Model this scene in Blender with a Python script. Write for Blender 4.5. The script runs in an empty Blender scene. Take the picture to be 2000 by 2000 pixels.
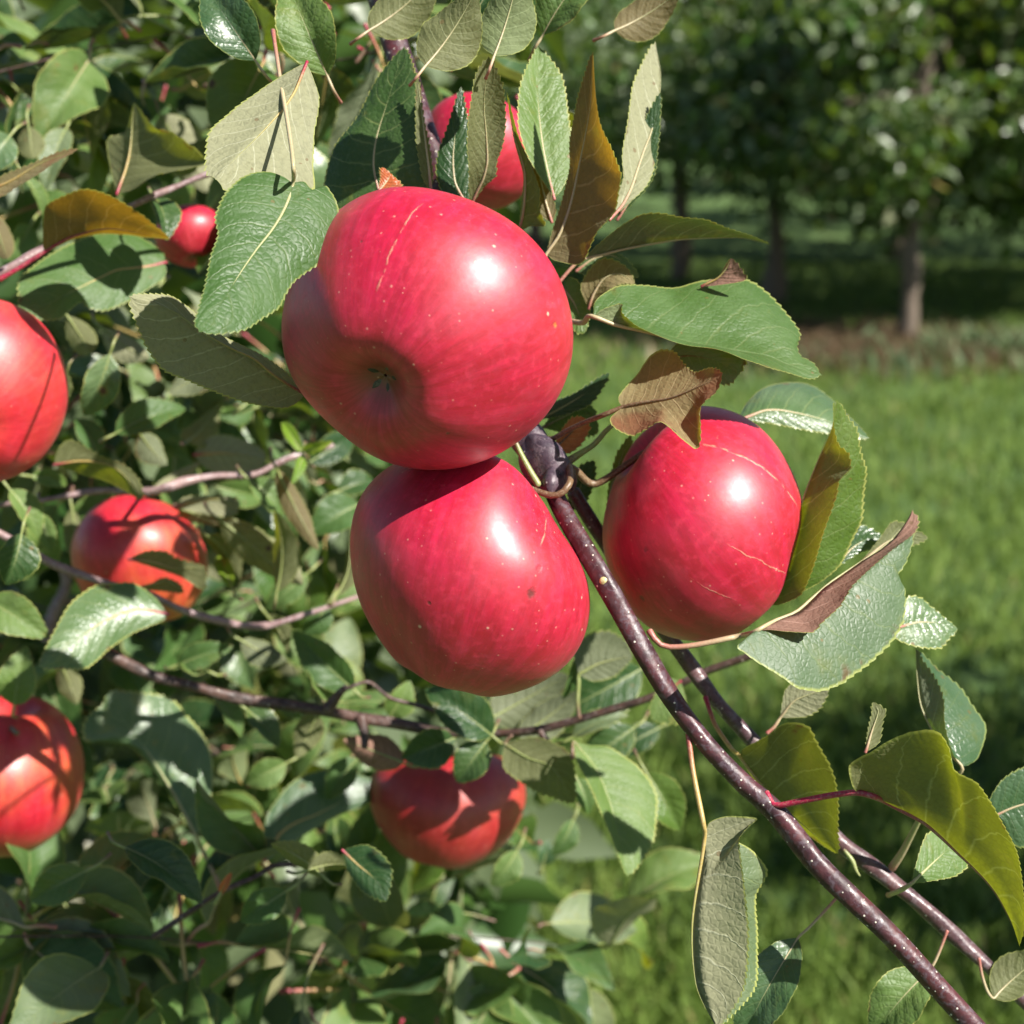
import bpy, math, random
import numpy as np
from mathutils import Vector, Matrix, noise

SC = bpy.context.scene
COL = SC.collection
R = math.radians

# ------------------------------------------------------------------ camera, sky, sun, exposure
PITCH = R(14.5)
FOV = R(36.0)
FPX = 1000.0 / math.tan(FOV / 2)
CAM = np.array([0.0, 0.0, 1.35])
FWD = np.array([0.0, math.cos(PITCH), -math.sin(PITCH)])
UPV = np.array([0.0, math.sin(PITCH), math.cos(PITCH)])
RIG = np.array([1.0, 0.0, 0.0])
cd = bpy.data.cameras.new("camera")
cam = bpy.data.objects.new("camera", cd)
COL.objects.link(cam)
cam.location = CAM
cam.rotation_euler = (R(90) - PITCH, 0, 0)
cd.sensor_width = 36.0
cd.angle = FOV
cd.clip_start = 0.02
cd.clip_end = 400
cd.dof.use_dof = True
cd.dof.focus_distance = 0.395
cd.dof.aperture_fstop = 16.5
SC.camera = cam

SUN_DIR = Vector((0.585, -0.435, 0.682)).normalized()          # towards the sun
SUN_EL = math.asin(SUN_DIR.z)
SUN_AZ = math.atan2(SUN_DIR.x, SUN_DIR.y)
w = bpy.data.worlds.new("World")
SC.world = w
w.use_nodes = True
nt = w.node_tree
nt.nodes.clear()
sky = nt.nodes.new("ShaderNodeTexSky")
sky.sky_type = 'NISHITA'
sky.sun_disc = False
sky.sun_elevation = SUN_EL
sky.sun_rotation = SUN_AZ
sky.dust_density = 0.4
sky.air_density = 0.9
bg = nt.nodes.new("ShaderNodeBackground")
bg.inputs[1].default_value = 0.05
wo = nt.nodes.new("ShaderNodeOutputWorld")
nt.links.new(sky.outputs[0], bg.inputs[0])
nt.links.new(bg.outputs[0], wo.inputs[0])
sl = bpy.data.lights.new("sun", 'SUN')
sl.energy = 5.0
sl.angle = R(0.53)
sl.color = (1.0, 0.955, 0.88)
so = bpy.data.objects.new("sun", sl)
COL.objects.link(so)
so.rotation_euler = SUN_DIR.to_track_quat('Z', 'Y').to_euler()
so.location = (3, -2, 5)
SC.view_settings.view_transform = 'Standard'
SC.view_settings.look = 'None'
SC.view_settings.exposure = 1.0
SC.view_settings.gamma = 1.0
SC.view_settings.use_curve_mapping = False
SC.cycles.use_denoising = True
SC.cycles.max_bounces = 5
SC.cycles.diffuse_bounces = 2
SC.cycles.transmission_bounces = 4

# ------------------------------------------------------------------ helpers
def at(px, py, d):
    """point seen at pixel (px,py) of the 2000x2000 photograph, d metres along the view axis"""
    return CAM + d * FWD + RIG * ((px - 1000.0) / FPX * d) + UPV * ((1000.0 - py) / FPX * d)

def pts(pl, d0, d1=None, extra=0.0):
    """pixel polyline -> world points, depth running from d0 to d1, bowed by extra in the middle"""
    d1 = d0 if d1 is None else d1
    n = len(pl)
    P = np.array(pl, float)
    s = np.concatenate([[0], np.cumsum(np.hypot(*(P[1:, :2] - P[:-1, :2]).T))])
    s = s / s[-1]
    out = []
    for i, p in enumerate(pl):
        d = p[2] if len(p) > 2 else d0 + (d1 - d0) * s[i] + extra * math.sin(math.pi * min(1, s[i])) 
        out.append(at(p[0], p[1], d))
    return np.array(out)

def resample(P, n):
    """Catmull-Rom through P, n points spaced evenly by arc length"""
    P = np.asarray(P, float)
    if len(P) == 2:
        t = np.linspace(0, 1, n)[:, None]
        return P[0] * (1 - t) + P[1] * t
    Q = np.vstack([2 * P[0] - P[1], P, 2 * P[-1] - P[-2]])
    dense = []
    for i in range(1, len(Q) - 2):
        t = np.linspace(0, 1, 13)[:-1][:, None]
        p0, p1, p2, p3 = Q[i - 1], Q[i], Q[i + 1], Q[i + 2]
        m1 = 0.42 * (p2 - p0); m2 = 0.42 * (p3 - p1)
        dense.append((2 * t**3 - 3 * t**2 + 1) * p1 + (t**3 - 2 * t**2 + t) * m1 + (-2 * t**3 + 3 * t**2) * p2 + (t**3 - t**2) * m2)
    D = np.vstack(dense + [P[-1:]])
    s = np.concatenate([[0], np.cumsum(np.linalg.norm(D[1:] - D[:-1], axis=1))])
    u = np.linspace(0, s[-1], n)
    return np.stack([np.interp(u, s, D[:, k]) for k in range(3)], 1)

WORLD = {}
def link(o, parent=None, world=None):
    COL.objects.link(o)
    wl = np.zeros(3) if world is None else np.asarray(world, float)
    WORLD[o.name] = wl
    if parent is not None:
        o.parent = parent
        o.location = wl - WORLD[parent.name]
    else:
        o.location = wl
    return o

def mesh_obj(name, V, F, mat, parent=None, origin=None, smooth=True, uv=None):
    """V are world coordinates; origin is the object's own origin in the world"""
    V = np.asarray(V, float)
    origin = V.mean(0) if origin is None else np.asarray(origin, float)
    me = bpy.data.meshes.new(name)
    F = np.asarray(F)
    k = F.shape[1]
    me.vertices.add(len(V)); me.vertices.foreach_set("co", (V - origin).ravel())
    me.loops.add(F.size); me.loops.foreach_set("vertex_index", F.ravel().astype(np.int32))
    me.polygons.add(len(F)); me.polygons.foreach_set("loop_start", np.arange(0, F.size, k, dtype=np.int32))
    me.update(calc_edges=True)
    if uv is not None:
        l = me.uv_layers.new(name="UVMap")
        l.data.foreach_set("uv", np.asarray(uv, float)[F.ravel()].ravel())
    if smooth:
        me.polygons.foreach_set("use_smooth", np.ones(len(F), bool))
    me.validate()
    me.materials.append(mat)
    return link(bpy.data.objects.new(name, me), parent, origin)

def tag(o, label=None, cat=None, group=None, kind=None):
    if label: o["label"] = label
    if cat: o["category"] = cat
    if group: o["group"] = group
    if kind: o["kind"] = kind
    return o

def grid_faces(nr, nc, wrap=False):
    i = np.arange(nr - 1)[:, None]
    j = np.arange(nc if wrap else nc - 1)[None, :]
    j2 = (j + 1) % nc
    return np.stack([i * nc + j, i * nc + j2, (i + 1) * nc + j2, (i + 1) * nc + j], -1).reshape(-1, 4)

def tube_geo(P, rad, seg=12, bump=0.0, seed=0):
    P = np.asarray(P, float); n = len(P)
    rad = np.broadcast_to(np.asarray(rad, float), (n,))
    T = np.gradient(P, axis=0); T /= np.linalg.norm(T, axis=1)[:, None] + 1e-12
    a = np.array([0.3, 0.2, 0.93]); N = []
    x = np.cross(T[0], a); x /= np.linalg.norm(x)
    for i in range(n):
        x = x - T[i] * x.dot(T[i]); x /= np.linalg.norm(x) + 1e-12
        N.append(x)
    N = np.array(N); B = np.cross(T, N)
    ph = np.linspace(0, 2 * math.pi, seg, endpoint=False)
    rr = rad[:, None] * np.ones((n, seg))
    if bump:
        rg = np.random.RandomState(seed)
        for k in range(5):
            f = rg.uniform(1, 9); m = rg.randint(0, 4)
            rr = rr * (1 + bump * np.sin(np.linspace(0, 1, n)[:, None] * f * 6.28 + m * ph[None, :] + rg.uniform(0, 6)))
    V = P[:, None, :] + rr[..., None] * (np.cos(ph)[None, :, None] * N[:, None, :] + np.sin(ph)[None, :, None] * B[:, None, :])
    V = V.reshape(-1, 3)
    F = grid_faces(n, seg, True)
    u = np.repeat(np.linspace(0, 1, n), seg); v = np.tile(ph / 6.2832, n)
    # end caps as fans of quads (degenerate-free: centre vertex + triangles stored as quads is avoided with tiny end rings)
    uv = np.stack([u, v], 1)
    return V, F, uv

def tube(name, P, rad, mat, parent=None, n=40, seg=12, bump=0.0, seed=0, caps=True):
    C = resample(P, n)
    if np.ndim(rad) == 0: rad = [rad, rad]
    r = np.interp(np.linspace(0, 1, n), np.linspace(0, 1, len(rad)), rad)
    if caps:  # rounded ends
        T0 = C[0] - C[1]; T0 /= np.linalg.norm(T0); T1 = C[-1] - C[-2]; T1 /= np.linalg.norm(T1)
        C = np.vstack([C[0] + T0 * r[0] * .5, C[0] + T0 * r[0] * .35, C, C[-1] + T1 * r[-1] * .35, C[-1] + T1 * r[-1] * .5])
        r = np.concatenate([[r[0] * .02, r[0] * .7], r, [r[-1] * .7, r[-1] * .02]])
    V, F, uv = tube_geo(C, r, seg, bump, seed)
    return mesh_obj(name, V, F, mat, parent, C[0], True, uv)

# ------------------------------------------------------------------ materials
class NB:
    def __init__(s, name):
        s.m = bpy.data.materials.new(name); s.m.use_nodes = True
        s.t = s.m.node_tree; s.t.nodes.clear()
        s.out = s.t.nodes.new("ShaderNodeOutputMaterial")
    def n(s, typ, **kw):
        x = s.t.nodes.new("ShaderNode" + typ)
        for k, v in kw.items(): setattr(x, k, v)
        return x
    def l(s, a, b): s.t.links.new(a, b)
    def put(s, sock, v):
        if hasattr(v, "is_linked") or hasattr(v, "links"): s.l(v, sock)
        else: sock.default_value = v
    def math(s, op, a, b=None, c=None, clamp=False):
        x = s.n("Math", operation=op, use_clamp=clamp)
        for i, v in enumerate((a, b, c)):
            if v is not None: s.put(x.inputs[i], v)
        return x.outputs[0]
    def vmath(s, op, a, b=None):
        x = s.n("VectorMath", operation=op)
        s.put(x.inputs[0], a)
        if b is not None: s.put(x.inputs[1], b)
        return x.outputs["Value"] if op in ("DOT_PRODUCT", "LENGTH", "DISTANCE") else x.outputs[0]
    def mix(s, f, a, b, blend='MIX'):
        x = s.n("Mix", data_type='RGBA', blend_type=blend)
        s.put(x.inputs[0], f)
        s.put(x.inputs[6], a if hasattr(a, "links") else (*a, 1)); s.put(x.inputs[7], b if hasattr(b, "links") else (*b, 1))
        return x.outputs[2]
    def noise(s, vec, scale, detail=3, rough=.55, dist=0.0):
        x = s.n("TexNoise"); s.l(vec, x.inputs["Vector"])
        x.inputs["Scale"].default_value = scale; x.inputs["Detail"].default_value = detail
        x.inputs["Roughness"].default_value = rough; x.inputs["Distortion"].default_value = dist
        return x.outputs[0]
    def voro(s, vec, scale, feature='F1', rand=1.0):
        x = s.n("TexVoronoi", feature=feature); s.l(vec, x.inputs["Vector"])
        x.inputs["Scale"].default_value = scale; x.inputs["Randomness"].default_value = rand
        return x
    def ramp(s, f, a, b, lo=0.0, hi=1.0):
        x = s.n("MapRange", interpolation_type='SMOOTHSTEP'); s.put(x.inputs[0], f)
        x.inputs[1].default_value = a; x.inputs[2].default_value = b; x.inputs[3].default_value = lo; x.inputs[4].default_value = hi
        return x.outputs[0]
    def bump(s, h, strength, dist, normal=None):
        x = s.n("Bump"); s.l(h, x.inputs["Height"])
        x.inputs["Strength"].default_value = strength; x.inputs["Distance"].default_value = dist
        if normal is not None: s.l(normal, x.inputs["Normal"])
        return x.outputs[0]

def leaf_material(name, up, up2, under, trans, rough=.42, transf=.34, coat=.0, blot=None, fine=True, edge=(.33, .36, .10)):
    b = NB(name)
    tc = b.n("TexCoord"); ob = tc.outputs["Object"]
    sx = b.n("SeparateXYZ"); b.l(tc.outputs["UV"], sx.inputs[0])
    u, v = sx.outputs[0], sx.outputs[1]
    rnd = b.n("ObjectInfo").outputs["Random"]
    v = b.math('SUBTRACT', b.math('MULTIPLY', v, 2.0), 1.0)
    av = b.math('ABSOLUTE', v)
    wob = b.noise(ob, 220, 2)
    g = b.math('SUBTRACT', av, b.math('MULTIPLY', b.math('MULTIPLY', av, av), -.15))
    s = b.math('SUBTRACT', u, b.math('MULTIPLY', g, .20))
    s = b.math('ADD', b.math('MULTIPLY', s, 8.0), b.math('MULTIPLY', b.math('GREATER_THAN', v, 0.0), .45))
    s = b.math('ADD', s, b.math('MULTIPLY', wob, .35))
    f = b.math('ABSOLUTE', b.math('SUBTRACT', b.math('FRACT', s), .5))
    latw = b.ramp(av, 0.0, 1.0, .075, .03)
    lat = b.math('SUBTRACT', 1.0, b.math('DIVIDE', f, latw), clamp=True)
    pil = b.math('MULTIPLY', b.math('SUBTRACT', .25, b.math('MULTIPLY', f, f)), 4.0)     # blade swells between the side veins
    midw = b.ramp(u, 0.0, 1.0, .045, .012)
    mid = b.math('SUBTRACT', 1.0, b.math('DIVIDE', av, midw), clamp=True)
    vein = b.math('MAXIMUM', b.math('MULTIPLY', lat, .75), mid)
    cellm = b.ramp(b.voro(ob, 520, 'DISTANCE_TO_EDGE').outputs['Distance'], .0, .25, 1, 0)
    big = b.noise(ob, 55, 4)
    sm = b.noise(ob, 900, 2)
    cu = b.mix(b.ramp(big, .35, .68), up, up2)
    cu = b.mix(b.math('MULTIPLY', vein, .55), cu, (.22, .27, .10))
    cu = b.mix(b.math('MULTIPLY', b.ramp(sm, .5, .75), .25), cu, (.14, .19, .10))
    cd_ = b.mix(b.math('MULTIPLY', vein, .8), under, tuple(min(.6, c * 1.9 + .08) for c in under))
    cd_ = b.mix(b.ramp(sm, .45, .72, 0, .45), cd_, tuple(c * .62 for c in under))
    ct = b.mix(b.ramp(big, .3, .7), trans, tuple(c * .55 for c in trans))
    ct = b.mix(b.math('MULTIPLY', cellm, .35), ct, tuple(c * .45 for c in trans)); ct = b.mix(b.math('MULTIPLY', vein, .5), ct, tuple(min(1, c * 1.2 + .05) for c in trans))
    if blot:
        bl = b.ramp(b.noise(ob, 38, 3, .6, .4), .50, .64)
        cu = b.mix(bl, cu, blot); cd_ = b.mix(b.math('MULTIPLY', bl, .7), cd_, blot); ct = b.mix(b.math('MULTIPLY', bl, .8), ct, tuple(c * 1.5 for c in blot))
    # ageing: yellowing between the veins, browned stretches of margin
    yl = b.math('MULTIPLY', b.ramp(b.noise(ob, 85, 4, .65, .5), .56, .72), .40)
    cu = b.mix(yl, cu, (.17, .18, .03)); ct = b.mix(yl, ct, (.30, .27, .02))
    br = b.math('MULTIPLY', b.ramp(b.math('ADD', av, b.math('MULTIPLY', b.math('SUBTRACT', b.noise(ob, 130, 3), .5), .9)), .98, 1.10), b.ramp(b.noise(ob, 32, 2), .45, .58))
    cu = b.mix(b.math('MULTIPLY', br, .8), cu, (.13, .065, .028)); cd_ = b.mix(b.math('MULTIPLY', br, .7), cd_, (.14, .08, .035)); ct = b.mix(br, ct, (.16, .06, .01))
    # small rust and dust specks
    sp = b.voro(ob, 190)
    spm = b.math('MULTIPLY', b.math('LESS_THAN', sp.outputs["Distance"], .13), b.math('GREATER_THAN', b.noise(ob, 70, 1), .56))
    cu = b.mix(b.math('MULTIPLY', spm, .65), cu, (.20, .12, .04)); cd_ = b.mix(b.math('MULTIPLY', spm, .6), cd_, (.16, .09, .04))
    sq = b.voro(ob, 75)
    qd = b.math('ADD', sq.outputs["Distance"], b.math('MULTIPLY', b.math('SUBTRACT', sm, .5), .10))
    qk = b.n("SeparateColor"); b.l(sq.outputs["Color"], qk.inputs[0]); on = b.math('GREATER_THAN', qk.outputs[1], .80)
    halo = b.math('MULTIPLY', b.ramp(qd, .20, .11), on); core = b.math('MULTIPLY', b.ramp(qd, .12, .08), on)
    cu = b.mix(b.math('MULTIPLY', halo, .6), cu, (.20, .19, .05)); cu = b.mix(core, cu, (.11, .06, .03)); cd_ = b.mix(b.math('MULTIPLY', core, .8), cd_, (.10, .06, .035)); ct = b.mix(core, ct, (.06, .03, .01))
    ed = b.ramp(av, .955, .99)
    cu = b.mix(ed, cu, edge); cd_ = b.mix(ed, cd_, edge); ct = b.mix(ed, ct, (.5, .5, .08))
    hue = b.n("HueSaturation"); b.l(cu, hue.inputs["Color"])
    b.l(b.ramp(rnd, 0, 1, .485, .52), hue.inputs["Hue"]); b.l(b.ramp(rnd, 1, 0, .75, 1.25), hue.inputs["Value"])
    cu = hue.outputs[0]
    back = b.n("NewGeometry").outputs["Backfacing"]
    base = b.mix(back, cu, cd_)
    cellf = b.voro(ob, 620, 'DISTANCE_TO_EDGE').outputs["Distance"]
    h = b.math('MULTIPLY', b.ramp(cellf, 0, .28), .55)
    h = b.math('SUBTRACT', b.math('ADD', h, b.math('MULTIPLY', pil, .9)), b.math('MULTIPLY', vein, .9))
    h = b.math('ADD', h, b.math('MULTIPLY', sm, .4))
    nrm = b.bump(h, .36, .0004)
    p = b.n("BsdfPrincipled")
    b.l(base, p.inputs["Base Color"]); b.l(nrm, p.inputs["Normal"])
    rv = b.math('ADD', b.ramp(big, .3, .7, rough - .06, rough + .1), b.math('MULTIPLY', back, .30))
    b.l(rv, p.inputs["Roughness"])
    p.inputs["Specular IOR Level"].default_value = .5
    b.l(b.math('MULTIPLY', b.math('SUBTRACT', 1.0, back), coat), p.inputs["Coat Weight"])
    p.inputs["Coat Roughness"].default_value = .3
    t = b.n("BsdfTranslucent"); b.l(ct, t.inputs[0])
    ms = b.n("MixShader"); ms.inputs[0].default_value = transf
    b.l(p.outputs[0], ms.inputs[1]); b.l(t.outputs[0], ms.inputs[2])
    b.l(ms.outputs[0], b.out.inputs[0])
    return b.m

LM = {
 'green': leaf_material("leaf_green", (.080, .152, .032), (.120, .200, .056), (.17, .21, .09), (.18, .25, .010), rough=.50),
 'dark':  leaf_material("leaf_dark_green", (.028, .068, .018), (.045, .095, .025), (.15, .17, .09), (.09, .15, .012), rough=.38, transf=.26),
 'blue':  leaf_material("leaf_waxy_blue_green", (.065, .125, .045), (.105, .170, .075), (.20, .23, .14), (.13, .21, .015), rough=.34, transf=.25, coat=.25),
 'olive': leaf_material("leaf_olive", (.075, .150, .024), (.115, .195, .042), (.165, .175, .075), (.33, .36, .008), transf=.40),
 'amber': leaf_material("leaf_amber", (.10, .105, .025), (.16, .12, .03), (.19, .16, .075), (.46, .25, .008), transf=.46),
 'brown': leaf_material("leaf_browning", (.16, .12, .055), (.22, .13, .07), (.25, .205, .095), (.44, .33, .012), rough=.6, transf=.40, blot=(.20, .065, .030)),
 'purple': leaf_material("leaf_purple_flushed", (.085, .14, .06), (.12, .18, .085), (.26, .14, .10), (.26, .18, .05), rough=.47, transf=.26, coat=.08),
 'pale':  leaf_material("leaf_pale", (.10, .15, .07), (.16, .21, .11), (.31, .31, .18), (.24, .27, .04)),
 'lime':  leaf_material("leaf_lime", (.16, .27, .02), (.22, .33, .03), (.25, .34, .06), (.3, .45, .02)),
 'rust':  leaf_material("leaf_rust", (.45, .12, .03), (.5, .17, .05), (.5, .17, .07), (.6, .2, .03)),
}

def petiole_material(name, a, c, d):
    b = NB(name)
    tc = b.n("TexCoord"); sx = b.n("SeparateXYZ"); b.l(tc.outputs["UV"], sx.inputs[0])
    ob = tc.outputs["Object"]
    k = b.mix(b.ramp(sx.outputs[0], .05, .28), a, c)
    k = b.mix(b.ramp(sx.outputs[0], .35, .8), k, d)
    k = b.mix(b.math('MULTIPLY', b.ramp(b.noise(ob, 1500, 2), .45, .7), .25), k, (.5, .45, .3))
    p = b.n("BsdfPrincipled"); b.l(k, p.inputs["Base Color"]); p.inputs["Roughness"].default_value = .42
    p.inputs["Subsurface Weight"].default_value = .15; p.inputs["Subsurface Radius"].default_value = (.001, .0006, .0003)
    b.l(b.bump(b.noise(ob, 1200, 2), .3, .0003), p.inputs["Normal"])
    b.l(p.outputs[0], b.out.inputs[0]); return b.m
PET = petiole_material("petiole_crimson_to_straw", (.30, .012, .05), (.40, .28, .09), (.26, .26, .08))
PETR = petiole_material("petiole_crimson", (.34, .012, .05), (.30, .02, .055), (.27, .13, .07))
PETP = petiole_material("petiole_pale", (.36, .12, .10), (.42, .34, .20), (.34, .34, .16))
PETB = petiole_material("petiole_brown", (.07, .022, .025), (.12, .060, .032), (.17, .105, .055))
PETG = petiole_material("stalk_green", (.14, .07, .05), (.22, .26, .08), (.25, .27, .10))

def bark_material(name, c1, c2, film, dots, rough=.33, dot_scale=330, dot_r=.16):
    b = NB(name)
    tc = b.n("TexCoord"); ob = tc.outputs["Object"]
    k = b.mix(b.ramp(b.noise(ob, 160, 4, .6), .35, .66), c1, c2)
    fl = b.math('MULTIPLY', b.ramp(b.noise(ob, 420, 4, .7, .8), .50, .62), .75); k = b.mix(b.math('MULTIPLY', b.ramp(b.noise(ob, 950, 3, .7), .52, .66), .5), k, tuple(q * .45 for q in c1))
    k = b.mix(fl, k, film)
    vo = b.voro(ob, dot_scale)
    keep = b.math('GREATER_THAN', b.n("SeparateColor").outputs[0], .35)
    sc_ = keep.node.inputs[0].links[0].from_node; b.l(vo.outputs["Color"], sc_.inputs[0])
    dm = b.math('MULTIPLY', b.ramp(vo.outputs["Distance"], dot_r, dot_r * .55), keep)
    k = b.mix(dm, k, dots)
    p = b.n("BsdfPrincipled"); b.l(k, p.inputs["Base Color"])
    b.l(b.ramp(b.noise(ob, 300, 3), .3, .7, rough - .08, rough + .2), p.inputs["Roughness"])
    h = b.math('ADD', b.math('MULTIPLY', dm, 1.5), b.noise(ob, 700, 4))
    b.l(b.bump(h, .5, .0004), p.inputs["Normal"])
    b.l(p.outputs[0], b.out.inputs[0]); return b.m
BARK = bark_material("bark_purple_speckled", (.035, .012, .016), (.085, .022, .026), (.10, .07, .085), (.62, .56, .48), rough=.42, dot_scale=520, dot_r=.19)
BARK2 = bark_material("bark_grey_purple", (.07, .035, .04), (.12, .06, .06), (.16, .12, .13), (.5, .45, .38))
BARK3 = bark_material("bark_brown", (.030, .016, .013), (.10, .050, .038), (.14, .10, .09), (.4, .33, .26), rough=.5)
BARK4 = bark_material("bark_pinkish_grey", (.20, .12, .12), (.28, .18, .17), (.34, .26, .27), (.45, .36, .32), rough=.36)
BUD = bark_material("bud_scales", (.05, .035, .05), (.09, .06, .075), (.16, .12, .14), (.4, .36, .34), rough=.4)

# ------------------------------------------------------------------ leaves
def leaf_grid(M, E1, E2, see, teeth, tooth, seed, bulge=.05, wave=.03, ncol=6, per=4):
    """blade from three world polylines (base to tip): midrib M and the two margins.  see = side of the E1 half the camera sees."""
    rg = np.random.RandomState(seed)
    n = max(18, teeth * per)
    m, a, c = resample(M, n), resample(E1, n), resample(E2, n)
    # all three meet at the base and at the tip
    t = np.linspace(0, 1, n)
    for e in (a, c):
        f0 = np.clip(1 - t / .035, 0, 1)[:, None]; f1 = np.clip(1 - (1 - t) / .03, 0, 1)[:, None]
        e[:] = e * (1 - f0) + m * f0
        e[:] = e * (1 - f1) + m * f1
    T = np.gradient(m, axis=0); T /= np.linalg.norm(T, axis=1)[:, None] + 1e-12
    L = np.linalg.norm(np.diff(m, axis=0), axis=1).sum()
    k = n // 2
    nn = np.cross(T[k], a[k] - m[k]); view = CAM - m[k]
    flip = (nn.dot(view) > 0) != (see == 'u')       # True: E1 x order gives the underside, so reverse the faces
    sgn = -1.0 if flip else 1.0
    ph = rg.uniform(0, 6.28, 6)
    rows = []
    # teeth point towards the tip
    saw = ((t * teeth) % 1.0)
    amp_env = np.clip(np.minimum(t / .10, (1 - t) / .04), 0, 1)
    jit = .6 + .8 * np.array([noise.noise(Vector((i * .37, seed * 1.3, 0))) * .5 + .5 for i in range(n)])
    cols, uvs = [], []
    ss = np.concatenate([np.linspace(1, 0, ncol + 1) ** .85, []])
    def half(e, s, side):
        acr = e - m
        wl = np.linalg.norm(acr, axis=1)[:, None] + 1e-9
        nrm = np.cross(T, acr); nrm /= np.linalg.norm(nrm, axis=1)[:, None] + 1e-9
        nrm = nrm * sgn * (1 if side > 0 else -1)     # towards the upper side
        p = m + acr * s
        und = np.sin(t * 11 + ph[0] + side) * .5 + np.sin(t * 19 + ph[1] * side) * .35 + np.sin(t * 31 + ph[2] + 2 * side) * .2
        p = p + nrm * wl * (bulge * 4 * s * (1 - s) + wave * und[:, None] * s * s)
        if s > .999:
            p = p + acr / wl * (tooth * saw * jit * amp_env)[:, None] + T * (tooth * .8 * saw * amp_env)[:, None]
        return p
    for s in ss[:-1]:
        cols.append(half(a, s, 1)); uvs.append(np.stack([t, np.full(n, .5 + .5 * s)], 1))
    cols.append(m.copy()); uvs.append(np.stack([t, np.full(n, .5)], 1))
    for s in ss[:-1][::-1]:
        cols.append(half(c, s, -1)); uvs.append(np.stack([t, np.full(n, .5 - .5 * s)], 1))
    V = np.stack(cols, 1); UV = np.stack(uvs, 1); nc = V.shape[1]
    F = grid_faces(n, nc)
    # grid faces (row, col) have normal  T x (col direction) = T x -(E1 side)
    if (sgn > 0): F = F[:, ::-1]
    F = F[:, ::-1] if False else F
    return V.reshape(-1, 3), F, UV.reshape(-1, 2), m, L, sgn, nc

SEED = [100]
def finish_leaf(parent, V, F, UV, m, L, nc, kind, pet, petr, petmat, label, sgn):
    # orient the faces so that front = upper side
    Fq = F
    lf = mesh_obj("leaf", V, Fq, LM[kind], parent, m[0], True, UV)
    if label: lf["label"] = label
    # stalk: comes in along pet, then runs on under the blade as the raised midrib
    n = len(m)
    Vg = V.reshape(n, nc, 3); c = nc // 2
    up = np.cross(np.gradient(m, axis=0), Vg[:, c + 1] - Vg[:, c - 1]); up /= np.linalg.norm(up, axis=1)[:, None] + 1e-12
    rib = m - up * PSIGN(Vg, Fq, up, nc) * petr * .25
    k = list(range(0, int(n * .97), max(1, n // 9)))
    rp = [rib[i] for i in k]
    if pet is not None and len(pet):
        P = np.vstack([np.asarray(pet), rp]); lp = np.linalg.norm(np.diff(np.asarray(pet), axis=0), axis=1).sum() if len(pet) > 1 else 0
        lp += np.linalg.norm(np.asarray(pet)[-1] - rp[0])
    else:
        P = np.array(rp); lp = 0
    tot = lp + L
    f = lp / tot
    xs = np.linspace(0, 1, 24)
    rr = [petr * (1.25 if x < .03 else 1.0) if x < f else petr * (.95 * (1 - (x - f) / (1 - f)) ** 1.0 + .06) * .8 for x in xs]
    tube("petiole", P, rr, petmat, lf, n=46, seg=8)
    return lf

def PSIGN(Vg, F, up, nc):
    """+1 when 'up' agrees with the mesh's own front normal"""
    f = F[len(F) // 2]; P = Vg.reshape(-1, 3)[f]
    nn = np.cross(P[1] - P[0], P[2] - P[0]); r = f[0] // nc
    return 1.0 if nn.dot(up[r]) > 0 else -1.0

def leaf3(parent, M, E1, E2, d, see='u', o1=0.0, o2=0.0, om=0.0, kind='green', pet=None, petd=None, petw=8, petmat=None,
          tooth=4.6, pitch=13.0, tilt=0.0, bulge=.06, wave=.03, label=None):
    """a traced leaf: pixel polylines with depth d=(base, tip); o1/o2 push the two margins away from the camera (m)"""
    SEED[0] += 1
    d0, d1 = d if isinstance(d, tuple) else (d, d)
    m = pts(M, d0, d1, om); a = pts(E1, d0, d1, o1); c = pts(E2, d0, d1, o2)
    if tilt:   # lean the whole blade: its upper right goes away from the camera (or comes nearer when negative)
        cx = np.mean([q[0] for q in M]); cy = np.mean([q[1] for q in M])
        for pl, W_ in ((M, m), (E1, a), (E2, c)):
            for i, q in enumerate(pl):
                dd = W_[i] - CAM; W_[i] = CAM + dd * (1 + tilt * ((q[0] - cx) - (q[1] - cy)) / FPX)
    a[0] = c[0] = m[0]; a[-1] = c[-1] = m[-1]
    Lp = sum(math.dist(E1[i][:2], E1[i + 1][:2]) for i in range(len(E1) - 1))
    sc = d0 / FPX
    V, F, UV, mm, L, sgn, nc = leaf_grid(m, a, c, see, max(10, int(Lp / pitch)), tooth * sc, SEED[0], bulge, wave)
    # fix orientation once, by measuring the E1 half against the camera
    n = len(mm); Vg = V.reshape(n, nc, 3); k = n // 2
    P = Vg[k, 1], Vg[k, 3], Vg[k + 1, 3]
    f = F[k * (nc - 1) + 2]; q = V[f]
    nn = np.cross(q[1] - q[0], q[2] - q[0])
    if (nn.dot(CAM - q[0]) > 0) != (see == 'u'): F = F[:, ::-1]
    pp = None
    if pet:
        pp = pts(pet, petd if petd is not None else d0, d0) if not isinstance(petd, tuple) else pts(pet, petd[0], petd[1])
    return finish_leaf(parent, V, F, UV, mm, L, nc, kind, pp, petw * .5 * sc, petmat or PET, label, sgn)

def prof(t):
    return np.sin(math.pi * t ** .80) ** .82 * (1 - .22 * t ** 6)

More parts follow.
